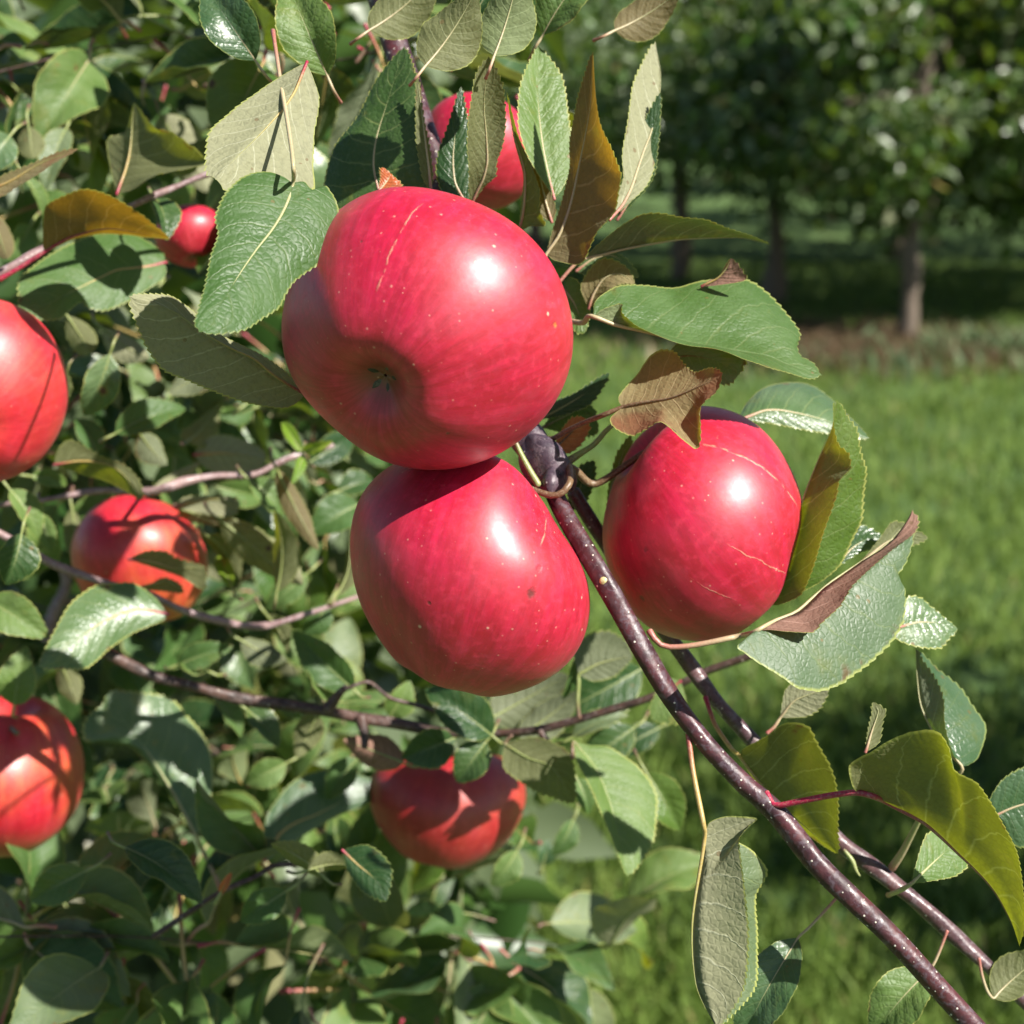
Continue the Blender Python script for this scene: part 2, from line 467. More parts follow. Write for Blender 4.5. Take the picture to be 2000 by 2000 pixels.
def leaf_world(parent, base, tip, width, nrm, kind='green', fold=25, curl=.12, twist=0, seed=0, pet=None, petr=.0006, petmat=None, teeth=22, per=3, ncol=4, tooth=.0005, label=None, side=0.0):
    base = np.asarray(base, float); tip = np.asarray(tip, float)
    ax = tip - base; L = np.linalg.norm(ax); T = ax / L
    N = np.asarray(nrm, float); N = N - T * N.dot(T); N /= np.linalg.norm(N) + 1e-12
    W = np.cross(N, T)
    t = np.linspace(0, 1, 13)
    M = base + ax * t[:, None] + N * (L * curl * (4 * t * (1 - t)))[:, None] + W * (L * side * 4 * t * (1 - t))[:, None]
    ca, sa = math.cos(R(fold)), math.sin(R(fold))
    a = prof(t)[:, None] * width * .5
    E = []
    for s in (1, -1):
        tw = R(twist) * (t - .5)[:, None] * 2
        w_ = W * np.cos(tw) * s + N * np.sin(tw) * s
        n_ = N * np.cos(tw) - W * np.sin(tw)
        E.append(M + a * (w_ * ca + n_ * sa))
    V, F, UV, mm, LL, sgn, nc = leaf_grid(M, E[0], E[1], 'u', teeth, tooth, seed, .07, .11, ncol, per)
    n = len(mm); f = F[(n // 2) * (nc - 1) + 1]; q = V[f]
    nn = np.cross(q[1] - q[0], q[2] - q[0])
    if nn.dot(N * ca + W * -sa) < 0: F = F[:, ::-1]
    return finish_leaf(parent, V, F, UV, mm, LL, nc, kind, pet, petr, petmat or PET, label, sgn)

def sleaf(parent, base, tip, wpx, d, see='u', roll=0, fold=22, curl=.10, kind='green', d2=None, twist=0, pet=None, label=None, petmat=None, side=0.0):
    """a simpler leaf: pixel base and tip, width in pixels, roll about its own axis"""
    SEED[0] += 1
    d2 = d if d2 is None else d2
    b = at(*base, d); e = at(*tip, d2)
    T = (e - b) / np.linalg.norm(e - b)
    V = CAM - (b + e) / 2; V = V - T * V.dot(T); V /= np.linalg.norm(V)
    S = np.array(SUN_DIR); S = S - V * S.dot(V) - T * S.dot(T)
    V = V + S * (.55 if see == 'u' else (-.6 if kind in ('olive', 'amber') else .2)); V /= np.linalg.norm(V)
    W = np.cross(V, T)
    N = V * math.cos(R(roll)) + W * math.sin(R(roll))
    if see == 'd': N = -N
    sc = d / FPX
    Lp = math.dist(base, tip)
    p = pts(pet, d, d) if pet else None
    if p is None:
        q = WORLD[parent.name]
        # short stalk running back from the base
        p = np.array([b - T * .007 - N * .003 + np.array([0, 0.005, 0]), b - T * .004 - N * .001])
    return leaf_world(parent, b, e, wpx * sc, N, kind, fold, curl, twist, SEED[0], p, 3.0 * sc, petmat or PETG,
                      teeth=max(9, int(Lp / 11)), per=3, ncol=4, tooth=2.6 * sc, label=label, side=side)

# ------------------------------------------------------------------ apples
def apple_material(name, red, red2, ground, yellow=.0, scars=(), streak=1.0, blush=None, pits=()):
    """scars: list of (plane normal, along-axis, lo, hi, half width) in the apple's own coordinates"""
    b = NB(name)
    tc = b.n("TexCoord"); ob = tc.outputs["Object"]
    sx = b.n("SeparateXYZ"); b.l(tc.outputs["UV"], sx.inputs[0])
    lon, latt = sx.outputs[0], sx.outputs[1]                  # longitude 0..1, 0 = stem end, 1 = calyx end
    cb = b.n("CombineXYZ")
    ang = b.math('MULTIPLY', lon, 6.2831853)
    b.l(b.math('MULTIPLY', b.math('COSINE', ang), 1.0), cb.inputs[0]); b.l(b.math('SINE', ang), cb.inputs[1]); b.l(b.math('MULTIPLY', latt, .55), cb.inputs[2])
    stv = cb.outputs[0]
    st = b.noise(stv, 9.0, 5, .65, .3)
    st2 = b.noise(stv, 26.0, 3, .6)
    big = b.noise(ob, 38, 3, .5)
    mot = b.noise(ob, 420, 3, .6)
    k = b.mix(b.math('MULTIPLY', b.ramp(st, .36, .70), .80 * streak), red, red2)
    k = b.mix(b.math('MULTIPLY', b.ramp(st2, .45, .75), .30 * streak), k, tuple(c * .62 for c in red))
    k = b.mix(b.math('MULTIPLY', b.ramp(mot, .48, .72), .30), k, tuple(min(1, c * 1.3 + .02) for c in red2))
    k = b.mix(b.math('MULTIPLY', b.ramp(b.noise(ob, 90, 5, .7), .46, .72), .13), k, (.60, .10, .17))        # thin waxy bloom, rubbed off in patches
    # ground colour shows where the blush thins
    gm = b.math('ADD', b.math('MULTIPLY', b.ramp(big, .40, .75), yellow), b.math('MULTIPLY', b.ramp(latt, .80 if yellow < .2 else .60, 1.0 if yellow < .2 else .92), yellow * (1.2 if yellow < .2 else 1.5)))
    gm = b.math('MULTIPLY', gm, b.ramp(st, .25, .7, .4, 1.2), clamp=True)
    if blush is not None:   # the side that never saw the sun stays yellow
        dd = b.vmath('DOT_PRODUCT', ob, tuple(blush[0])); gm = b.math('MAXIMUM', gm, b.math('MULTIPLY', b.ramp(b.math('ADD', dd, b.math('MULTIPLY', b.math('SUBTRACT', st, .5), .03)), blush[1], blush[2]), b.ramp(st2, .3, .6, .55, 1.0)))
    k = b.mix(gm, k, ground)
    # greenish russet round the calyx basin, with the basin's shade darkened into it
    k = b.mix(b.math('MULTIPLY', b.ramp(latt, .90, 1.0), .8), k, (.09, .055, .015))
    k = b.mix(b.math('MULTIPLY', b.ramp(latt, .07, .0), .7), k, (.20, .13, .035))
    # lenticels: two sizes of pale dots
    v1 = b.voro(ob, 165); c1 = b.n("SeparateColor"); b.l(v1.outputs["Color"], c1.inputs[0])
    r1 = b.math('MULTIPLY', b.math('SUBTRACT', c1.outputs[0], .30), .16)
    m1 = b.math('MULTIPLY', b.math('SUBTRACT', 1.0, b.math('DIVIDE', v1.outputs["Distance"], b.math('MAXIMUM', r1, .0001)), clamp=True), 1.6, clamp=True)
    v2 = b.voro(ob, 380); c2 = b.n("SeparateColor"); b.l(v2.outputs["Color"], c2.inputs[0])
    m2 = b.math('MULTIPLY', b.math('SUBTRACT', 1.0, b.math('DIVIDE', v2.outputs["Distance"], b.math('ADD', b.math('MULTIPLY', c2.outputs[1], .19), .001)), clamp=True), b.math('GREATER_THAN', c2.outputs[0], .30))
    lent = b.math('MAXIMUM', m1, b.math('MULTIPLY', m2, .75))
    k = b.mix(b.math('MULTIPLY', lent, .8), k, (.72, .42, .30))
    scar = None
    jn = b.math('MULTIPLY', b.math('SUBTRACT', b.noise(ob, 160, 4, .7), .5), .0022)
    brk = b.ramp(b.noise(ob, 330, 2), .34, .56)
    for (pn, ax_, lo, hi, wd, front) in scars:
        dist = b.math('ABSOLUTE', b.math('ADD', b.vmath('DOT_PRODUCT', ob, tuple(pn)), jn))
        al = b.vmath('DOT_PRODUCT', ob, tuple(ax_))
        span = b.math('MULTIPLY', b.ramp(al, lo - .001, lo + .002), b.ramp(al, hi + .001, hi - .002))
        fr = b.math('GREATER_THAN', b.vmath('DOT_PRODUCT', ob, tuple(front)), 0.0)
        one = b.math('MULTIPLY', b.math('MULTIPLY', b.ramp(dist, wd * 1.1, wd * .2), span), b.math('MULTIPLY', fr, brk))
        scar = one if scar is None else b.math('MAXIMUM', scar, one)
    if scar is not None: k = b.mix(b.math('MULTIPLY', scar, .62), k, (.58, .30, .19))
    pit = None
    for (pc, pr, pcol) in pits:
        pd = b.vmath('DISTANCE', ob, tuple(pc))
        pd = b.math('ADD', pd, b.math('MULTIPLY', b.math('SUBTRACT', b.noise(ob, 900, 2), .5), pr * .9))
        pm = b.ramp(pd, pr, pr * .25)
        k = b.mix(b.math('MULTIPLY', pm, .8), k, pcol)
        pit = pm if pit is None else b.math('MAXIMUM', pit, pm)
    p = b.n("BsdfPrincipled"); b.l(k, p.inputs["Base Color"])
    ro = b.math('ADD', b.ramp(mot, .3, .7, .46, .58), b.math('MULTIPLY', lent, .15))
    b.l(ro, p.inputs["Roughness"]); p.inputs["Specular IOR Level"].default_value = .5
    p.inputs["Coat Weight"].default_value = .55; p.inputs["Coat Roughness"].default_value = .36
    p.inputs["Sheen Weight"].default_value = .02; p.inputs["Sheen Roughness"].default_value = .5; p.inputs["Sheen Tint"].default_value = (1, .75, .8, 1)
    p.inputs["Subsurface Weight"].default_value = .45; p.inputs["Subsurface Radius"].default_value = (.010, .0016, .0014)
    h = b.math('ADD', b.math('MULTIPLY', b.noise(ob, 700, 2), .5), b.math('MULTIPLY', lent, .5))
    if scar is not None: h = b.math('ADD', h, b.math('MULTIPLY', scar, 1.5))
    if pit is not None: h = b.math('SUBTRACT', h, b.math('MULTIPLY', pit, 2.0))
    n1 = b.bump(b.noise(ob, 70, 3), .14, .0012)
    b.l(b.bump(h, .22, .0004, n1), p.inputs["Normal"])
    b.l(p.outputs[0], b.out.inputs[0]); return b.m

SEPAL = bark_material("calyx_dried_sepals", (.035, .028, .018), (.075, .062, .040), (.13, .12, .085), (.15, .14, .10), rough=.6)  # dried sepals, darkened to hold the shade of the basin

def cam_dir(x, y, z):
    """camera-space direction (right, up, towards the camera) -> world"""
    v = RIG * x + UPV * y - FWD * z
    return v / np.linalg.norm(v)

def apple_shape(ctr, rad, calyx, seed, nlat, nlon, h=.90, ribs=.012, taper=.06, lop=.02, cw=.25):
    rg = np.random.RandomState(seed)
    th = np.linspace(0.012, math.pi - .012, nlat)
    ph = np.linspace(0, 2 * math.pi, nlon, endpoint=False)
    TH, PH = np.meshgrid(th, ph, indexing='ij')
    s, c = np.sin(TH), np.cos(TH)
    rr = s * (1 + taper * c) * (1 + .06 * s * s)
    stem = np.where(c > 0, 1, 0) * np.exp(-(s / .30) ** 2) * .36
    cal = np.where(c < 0, 1, 0) * np.exp(-(s / cw) ** 2) * .27
    y = h * c - stem + cal
    k = (1 - c) * .5
    rr = rr * (1 + ribs * np.cos(5 * PH + rg.uniform(0, 6)) * k ** 2 + lop * np.cos(PH + rg.uniform(0, 6)) * s + lop * .5 * np.cos(2 * PH + rg.uniform(0, 6)))
    y = y + ribs * 1.0 * np.cos(5 * PH + 1) * np.exp(-((k - .86) / .12) ** 2) + lop * np.cos(PH + rg.uniform(0, 6)) * s
    X = rr * np.cos(PH); Y = rr * np.sin(PH)
    Z = -np.asarray(calyx, float); Z /= np.linalg.norm(Z)
    A = np.cross(Z, np.array([.31, .52, .79])); A /= np.linalg.norm(A); B = np.cross(Z, A)
    V = ctr + rad * (X[..., None] * A + Y[..., None] * B + y[..., None] * Z)
    uv = np.stack([PH / (2 * math.pi), TH / math.pi], -1)
    return V.reshape(-1, 3), uv.reshape(-1, 2), Z, A, B

def fit_outline(V, ctr, d, cpx, outline):
    """push the body out or in, about its own centre and in the plane facing the photographer, until its girth follows the traced outline"""
    rel = V - ctr
    x, y = rel @ RIG, rel @ UPV
    a = np.arctan2(y, x); r = np.hypot(x, y)
    nb = 72
    bins = ((a + math.pi) / (2 * math.pi) * nb).astype(int) % nb
    cur = np.array([r[bins == i].max() if (bins == i).any() else np.nan for i in range(nb)])
    ang = (np.arange(nb) + .5) / nb * 2 * math.pi - math.pi
    O = np.array(outline, float)
    ox = (O[:, 0] - cpx[0]) * d / FPX; oy = -(O[:, 1] - cpx[1]) * d / FPX
    oa = np.arctan2(oy, ox); orr = np.hypot(ox, oy); o = np.argsort(oa); oa, orr = oa[o], orr[o]
    tgt = np.interp(ang, np.concatenate([oa - 2 * math.pi, oa, oa + 2 * math.pi]), np.tile(orr, 3))
    ratio = tgt / cur
    fc = np.fft.rfft(ratio); fc[7:] = 0; fc[4:7] *= .7                    # only the broad swells of the outline
    ratio = np.fft.irfft(fc, nb)
    f = np.interp(a, np.concatenate([ang - 2 * math.pi, ang, ang + 2 * math.pi]), np.tile(ratio, 3))
    rmax = np.interp(a, np.concatenate([ang - 2 * math.pi, ang, ang + 2 * math.pi]), np.tile(cur, 3))
    k = np.clip(r / rmax, 0, 1) ** 1.5
    f = f * k + ratio.mean() * (1 - k)
    return ctr + RIG * (x * f)[:, None] + UPV * (y * f)[:, None] + FWD * (rel @ FWD)[:, None] * ratio.mean()

def surf_at(V, px, py):
    """vertex of the near surface closest to a pixel"""
    rel = V - CAM; dz = rel @ FWD
    X = rel @ RIG / dz * FPX + 1000; Y = 1000 - rel @ UPV / dz * FPX
    e = np.hypot(X - px, Y - py)
    c = np.where(e < e.min() + 6)[0]
    return V[c[np.argmin(dz[c])]]

def apple(cpx, rpx, d, calyx, label, look, outline=None, seed=1, hero=False, scars=(), pits=(), stem_to=None, stem_d=None, stem_px=9, show_calyx=True, h=.90, group=None, stemmat=None, **shape):
    ctr = at(cpx[0], cpx[1], d); rad = rpx * d / FPX
    nlat, nlon = (110, 144) if hero else (48, 64)
    V, uv, Z, A, B = apple_shape(ctr, rad, calyx, seed, nlat, nlon, h, **shape)
    if outline: V = fit_outline(V, ctr, d, cpx, outline)
    Fq = grid_faces(nlat, nlon, True)
    sc = []
    for (p, q, wd) in scars:
        a, e = surf_at(V, *p) - ctr, surf_at(V, *q) - ctr
        n = np.cross(a, e); n /= np.linalg.norm(n)
        ax = e - a; ax /= np.linalg.norm(ax)
        sc.append((n, ax, a.dot(ax), e.dot(ax), wd * d / FPX, a + e))
    o = mesh_obj("apple", V, Fq[:, ::-1], apple_material("apple_skin_" + str(seed), scars=sc, pits=[(surf_at(V, *q) - ctr, r_ * d / FPX, c_) for q, r_, c_ in pits], **look), None, ctr, True, uv)
    # faces outward
    me = o.data
    v0 = me.polygons[len(me.polygons) // 2]
    if Vector(v0.normal).dot(Vector(v0.center)) < 0: me.flip_normals()
    tag(o, label, "apple", group)
    Vg = V.reshape(nlat, nlon, 3)
    cal = Vg[-1].mean(0); stm = Vg[0].mean(0)
    if show_calyx:
        # five dried sepals curling out of the basin round a tuft
        rg = random.Random(seed)
        Ax = np.linalg.norm(cal - stm); Zc = (cal - stm) / Ax
        Pv, Pf = [], []
        for i in range(5):
            an = i * 1.2566 + rg.uniform(-.2, .2); rd = A * math.cos(an) + B * math.sin(an); td = -A * math.sin(an) + B * math.cos(an)
            ln = rad * rg.uniform(.09, .14); cu = rg.uniform(.25, .6)
            n0 = len(Pv)
            for j in range(6):
                t = j / 5
                cen = cal - Zc * rad * .02 + rd * (rad * .03 + ln * (t - cu * t * t * .5)) + Zc * ln * (1.0 * t - .55 * t * t)
                wv = rad * .040 * (1 - t) ** .7 + rad * .004
                for sd in (-1, 0, 1):
                    Pv.append(cen + td * wv * sd + Zc * (0 if sd else rad * .012))
            for j in range(5):
                for q in (0, 1): Pf.append((n0 + j * 3 + q, n0 + j * 3 + q + 1, n0 + j * 3 + q + 4, n0 + j * 3 + q + 3))
        mesh_obj("calyx", Pv, Pf, SEPAL, o, cal)
    if stem_to:
        e = [at(*p) for p in stem_to]
        tube("stem", np.array([stm + (ctr - stm) * .04, stm - (ctr - stm) * .25] + e), [stem_px * .5 * d / FPX * k for k in (1.1, .9, 1, 1.15)], stemmat or PETB, o, n=24, seg=10)
    else:
        u = (stm - ctr) / np.linalg.norm(stm - ctr)
        tube("stem", np.array([stm - u * rad * .03, stm + u * rad * .25 + A * rad * .03, stm + u * rad * .5 + A * rad * .12]), [rad * .035, rad * .03, rad * .045], PETB, o, n=14, seg=8)
    return o

K = 2000 / 1932.0
def k_(l): return [(x * K, y * K) for x, y in l]

RED = dict(red=(.38, .002, .022), red2=(.56, .007, .055), ground=(.70, .28, .06), yellow=.06)
ORP = dict(red=(.50, .006, .024), red2=(.64, .018, .044), ground=(.70, .26, .04), yellow=.19)
ORG = dict(red=(.48, .006, .022), red2=(.60, .018, .038), ground=(.70, .26, .04), yellow=.40)
SHADE_RED = dict(red=(.32, .008, .014), red2=(.42, .02, .022), ground=(.55, .25, .06), yellow=.15)  # red deepened so the low apple's shade sits in its colour

def branch(name, px, dd, widths, mat, label, n=120, bump=.05, cat="branch", seg=16, group=None):
    P = np.array([at(*p) for p in px]) if len(px[0]) == 3 else pts(px, dd[0], dd[1])
    dm = np.mean([p[2] for p in px]) if len(px[0]) == 3 else (dd[0] + dd[1]) / 2
    r = [q * .465 * dm / FPX for q in widths]
    o = tube(name, P, r, mat, None, n=n, seg=seg, bump=bump, seed=abs(len(px) * 7 + int(px[0][0])))
    return tag(o, label, cat, group)

# ------------------------------------------------------------------ ground, grass, far trees
def ground_material():
    b = NB("meadow_soil_and_turf"); tc = b.n("TexCoord"); ob = tc.outputs["Object"]
    k = b.mix(b.ramp(b.noise(ob, 1.4, 5, .6), .35, .65), (.06, .12, .024), (.09, .15, .035))
    k = b.mix(b.math('MULTIPLY', b.ramp(b.noise(ob, 28, 4, .7), .45, .7), .6), k, (.028, .060, .012))
    k = b.mix(b.math('MULTIPLY', b.ramp(b.noise(ob, 3.1, 3), .58, .75), .5), k, (.13, .12, .05))
    sp = b.n("SeparateXYZ"); b.l(ob, sp.inputs[0])     # bare strip of mulch under the nearest tree row
    off = b.math('ABSOLUTE', b.math('ADD', b.math('SUBTRACT', sp.outputs[1], 8.95), b.math('MULTIPLY', b.math('SUBTRACT', b.noise(ob, 2.5, 3), .5), .7)))
    offx = b.math('ADD', b.math('ABSOLUTE', b.math('SUBTRACT', sp.outputs[0], 1.95)), b.math('MULTIPLY', b.math('SUBTRACT', b.noise(ob, 2.2, 3), .5), 1.0))
    k = b.mix(b.math('MULTIPLY', b.math('MULTIPLY', b.ramp(off, .60, .40), b.ramp(offx, 1.15, .8)), .85), k, b.mix(b.ramp(b.noise(ob, 14, 4), .4, .65), (.10, .065, .04), (.17, .115, .07)))
    p = b.n("BsdfPrincipled"); b.l(k, p.inputs["Base Color"]); p.inputs["Roughness"].default_value = .9
    b.l(b.bump(b.noise(ob, 40, 4), .8, .03), p.inputs["Normal"]); b.l(p.outputs[0], b.out.inputs[0]); return b.m

def blade_material(name, c1, c2, c3, tr, rough=.6):
    b = NB(name); tc = b.n("TexCoord"); ob = tc.outputs["Object"]
    sx = b.n("SeparateXYZ"); b.l(tc.outputs["UV"], sx.inputs[0])
    r = sx.outputs[0]
    k = b.mix(b.ramp(r, .2, .8), c1, c2)
    k = b.mix(b.ramp(r, .93, .97), k, c3)
    k = b.mix(b.math('MULTIPLY', b.ramp(b.noise(ob, .9, 4, .6), .4, .7), .5), k, tuple(q * 1.35 for q in c2))
    p = b.n("BsdfPrincipled"); b.l(k, p.inputs["Base Color"]); p.inputs["Roughness"].default_value = rough; p.inputs["Specular IOR Level"].default_value = .2
    t = b.n("BsdfTranslucent"); b.l(b.mix(.5, k, tr), t.inputs[0])
    m = b.n("MixShader"); m.inputs[0].default_value = .3; b.l(p.outputs[0], m.inputs[1]); b.l(t.outputs[0], m.inputs[2])
    b.l(m.outputs[0], b.out.inputs[0]); return b.m

GX = np.linspace(-150, 150, 61); GY = np.linspace(-60, 220, 57)
gx, gy = np.meshgrid(GX, GY, indexing='ij')
gv = np.stack([gx, gy, np.zeros_like(gx)], -1).reshape(-1, 3)
ground = mesh_obj("ground", gv, grid_faces(61, 57)[:, ::-1], ground_material(), None, (0, 0, 0))
if ground.data.polygons[0].normal.z < 0: ground.data.flip_normals()
tag(ground, kind="structure")

def blades(name, n, xy, hmin, hmax, wd, mat, seed, lean=.5, label=None):
    rg = np.random.RandomState(seed)
    x, y = xy(rg, n); n = len(x)
    h = rg.uniform(hmin, hmax, n); a = rg.uniform(0, 6.283, n); ln = rg.uniform(.1, lean, n) * h
    w_ = wd * rg.uniform(.6, 1.3, n); b = rg.uniform(0, 6.283, n)
    dx, dy = np.cos(a), np.sin(a); wx, wy = np.cos(b), np.sin(b)
    V = np.empty((n, 6, 3))
    for i, (t, ww) in enumerate(((0, 1), (.55, .8), (1, .12))):
        cx = x + dx * ln * t * t; cy = y + dy * ln * t * t; cz = h * t * (1 - .15 * t)
        for j, s in enumerate((-.5, .5)):
            V[:, i * 2 + j] = np.stack([cx + wx * w_ * ww * s, cy + wy * w_ * ww * s, cz], 1)
    base = np.arange(n)[:, None] * 6
    F = np.concatenate([base + np.array([0, 1, 3, 2]), base + np.array([2, 3, 5, 4])])
    uv = np.stack([np.repeat(rg.uniform(0, 1, n), 6), np.tile([0, 0, .5, .5, 1, 1], n)], 1)
    o = mesh_obj(name, V.reshape(-1, 3), F, mat, None, (0, 0, 0), True, uv)
    return tag(o, label, None, None, "stuff")

def meadow(rg, n):
    y = 1.6 + 12.4 * rg.uniform(0, 1, n) ** 1.5
    x = rg.uniform(-.55, .46, n) * (y + .6)
    cl = np.array([noise.noise(Vector((float(a) * 2.2, float(b) * 2.2, 3.0))) for a, b in zip(x[:], y[:])])
    keep = (cl > rg.uniform(-.9, .1, n)) & ~((np.abs(y - 8.95) < .5 + .3 * cl) & (np.abs(x - 1.95) < .95 + .5 * cl) & (rg.uniform(0, 1, n) < .85))
    return x[keep], y[keep]
GRASS = blade_material("grass_blades", (.112, .182, .030), (.182, .262, .056), (.30, .27, .10), (.16, .26, .02))
DRY = blade_material("dry_grass_blades", (.13, .088, .048), (.19, .13, .075), (.09, .12, .04), (.2, .14, .06))
WEED = blade_material("weed_leaves", (.09, .14, .06), (.15, .20, .10), (.24, .18, .11), (.2, .26, .08))
blades("grass", 175000, meadow, .03, .085, .007, GRASS, 5, .9, "sunlit green meadow grass stretching back under the orchard trees")
blades("dry_grass", 9000, lambda rg, n: (rg.normal(1.95, .55, n), rg.normal(8.9, .42, n)), .02, .12, .012, DRY, 6, .9, "strip of brownish dry grass and mulch under the tree row")
blades("weeds", 800, lambda rg, n: (np.concatenate([rg.normal(2.72, .22, n // 2), rg.normal(1.75, .7, n // 4), rg.normal(3.2, .3, n // 4)]), np.concatenate([rg.normal(8.75, .18, n // 2), rg.normal(8.4, .35, n // 4), rg.normal(8.6, .3, n // 4)])), .05, .17, .04, WEED, 7, 1.0, "pale broad-leaved weeds growing at the edge of the dry strip")

def crown_material(name, c1, c2, tr, rough=.36):
    b = NB(name); tc = b.n("TexCoord"); sx = b.n("SeparateXYZ"); b.l(tc.outputs["UV"], sx.inputs[0])
    r = sx.outputs[0]
    k = b.mix(b.ramp(r, .1, .9), c1, c2)
    k = b.mix(b.ramp(r, .95, .97), k, (.26, .20, .07))
    k = b.mix(b.math('MULTIPLY', b.n("NewGeometry").outputs["Backfacing"], .6), k, (.17, .20, .12))
    p = b.n("BsdfPrincipled"); b.l(k, p.inputs["Base Color"]); p.inputs["Roughness"].default_value = rough
    p.inputs["Specular IOR Level"].default_value = .6
    t = b.n("BsdfTranslucent"); t.inputs[0].default_value = (*tr, 1)
    m = b.n("MixShader"); m.inputs[0].default_value = .28; b.l(p.outputs[0], m.inputs[1]); b.l(t.outputs[0], m.inputs[2])
    b.l(m.outputs[0], b.out.inputs[0]); return b.m
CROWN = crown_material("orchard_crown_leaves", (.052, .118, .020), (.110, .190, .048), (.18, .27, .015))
WOODS = crown_material("far_woods_leaves", (.020, .045, .014), (.035, .075, .020), (.07, .11, .012), .5)

def leaf_cloud(C, size, rg, down=0.0):
    """small folded leaves (two quads each) at the points C"""
    n = len(C); L = size * rg.uniform(.7, 1.3, n)[:, None]; W = L * .55
    a = rg.normal(0, 1, (n, 3)); a[:, 2] -= down; a /= np.linalg.norm(a, axis=1)[:, None]
    up = rg.normal(0, .75, (n, 3)); up[:, 2] += 1; nrm = up - a * (up * a).sum(1)[:, None]; nrm /= np.linalg.norm(nrm, axis=1)[:, None]
    s = np.cross(nrm, a)
    V = np.empty((n, 7, 3))
    V[:, 0] = C; V[:, 1] = C + a * L * .5 - nrm * L * .05; V[:, 2] = C + a * L - nrm * L * .18
    V[:, 3] = C + a * L * .3 + s * W * .5 + nrm * W * .15; V[:, 4] = C + a * L * .68 + s * W * .38 + nrm * W * .06
    V[:, 5] = C + a * L * .3 - s * W * .5 + nrm * W * .15; V[:, 6] = C + a * L * .68 - s * W * .38 + nrm * W * .06
    b = np.arange(n)[:, None] * 7
    F = np.concatenate([b + np.array([0, 1, 4, 3]), b + np.array([1, 2, 2, 4])[[0, 1, 3, 3]]]) if False else np.concatenate([b + np.array([0, 3, 4, 1]), b + np.array([0, 1, 6, 5])])
    T = np.concatenate([b + np.array([1, 4, 2]), b + np.array([1, 2, 6])])
    uv = np.stack([np.repeat(rg.uniform(0, 1, n), 7), np.zeros(n * 7)], 1)
    return V.reshape(-1, 3), F, T, uv

def cloud_obj(name, C, size, mat, parent, origin, seed, down=.3):
    rg = np.random.RandomState(seed)
    V, F, T, uv = leaf_cloud(C, size, rg, down)
    # triangles become quads with a split tip so that one face size serves the mesh
    n = len(V); tip = V[T[:, [1, 2]]].copy()
    me = bpy.data.meshes.new(name)
    polys = np.concatenate([F.ravel(), T.ravel()])
    starts = np.concatenate([np.arange(0, F.size, 4), F.size + np.arange(0, T.size, 3)])
    me.vertices.add(n); me.vertices.foreach_set("co", (V - np.asarray(origin)).ravel())
    me.loops.add(len(polys)); me.loops.foreach_set("vertex_index", polys.astype(np.int32))
    me.polygons.add(len(starts)); me.polygons.foreach_set("loop_start", starts.astype(np.int32))
    me.update(calc_edges=True)
    l = me.uv_layers.new(name="UVMap"); l.data.foreach_set("uv", uv[polys].ravel())
    me.validate(); me.materials.append(mat)
    return link(bpy.data.objects.new(name, me), parent, origin)

def crown_points(rg, n, c, rx, rz, lobes=26, droop=0.0):
    """leaf positions on clumps spread through an uneven crown"""
    L = []
    for i in range(lobes):
        v = rg.normal(0, 1, 3); v /= np.linalg.norm(v); q = rg.uniform(.45, 1.0) ** .6
        L.append(c + np.array([v[0] * rx, v[1] * rx, v[2] * rz]) * q)
    L = np.array(L)
    w_ = rg.dirichlet(np.ones(lobes) * 2.5)
    k = rg.choice(lobes, n, p=w_)
    off = rg.normal(0, 1, (n, 3)) * np.array([.30, .30, .20]) * rx * .52
    P = L[k] + off
    return P, L

def orchard_tree(px, py, H, crown_r, cz, rz, n, lsize, label, seed, trunk_r=.06, group="orchard trees behind the grass", xy=None, lobes=26):
    rg = np.random.RandomState(seed)
    if xy is None:
        dep = math.radians(14.5) - math.atan((1000 - py) / FPX)
        dist = 1.35 / math.tan(dep); dz = math.sqrt(0 + dist * dist + 1.35 ** 2) * math.cos(math.atan((1000 - py) / FPX))
        x = (px - 1000) / FPX * dz; y = dist
    else: x, y = xy
    t = bpy.data.objects.new("orchard_tree", None); link(t, None, (x, y, 0)); tag(t, label, "tree", group)
    c = np.array([x, y, cz])
    P, L = crown_points(rg, n, c, crown_r, rz, lobes)
    P = P[P[:, 2] > .45]
    cloud_obj("crown", P, lsize, CROWN, t, (x, y, 0), seed + 1)
    tube("trunk", np.array([[x, y, -.05], [x + .02, y, .35], [x - .01, y + .02, .9], [x + .03, y, cz], [x, y, cz + rz * .7]]), [trunk_r * 1.5, trunk_r * 1.05, trunk_r, trunk_r * .8, trunk_r * .3], TRUNK, t, n=40, seg=14, bump=.10, seed=seed)
    for i in range(7):
        b0 = np.array([x, y, rg.uniform(.75, cz + rz * .3)]); e = L[rg.randint(len(L))]
        mid_ = (b0 + e) / 2 + rg.normal(0, .1, 3)
        tube("limb", np.array([b0, mid_, e]), [trunk_r * .5, trunk_r * .32, trunk_r * .1], TRUNK, t, n=14, seg=8, bump=.06, seed=i)
    return t
TRUNK = bark_material("orchard_trunk_bark", (.10, .075, .055), (.19, .14, .10), (.22, .185, .145), (.3, .3, .25), rough=.8, dot_scale=40)

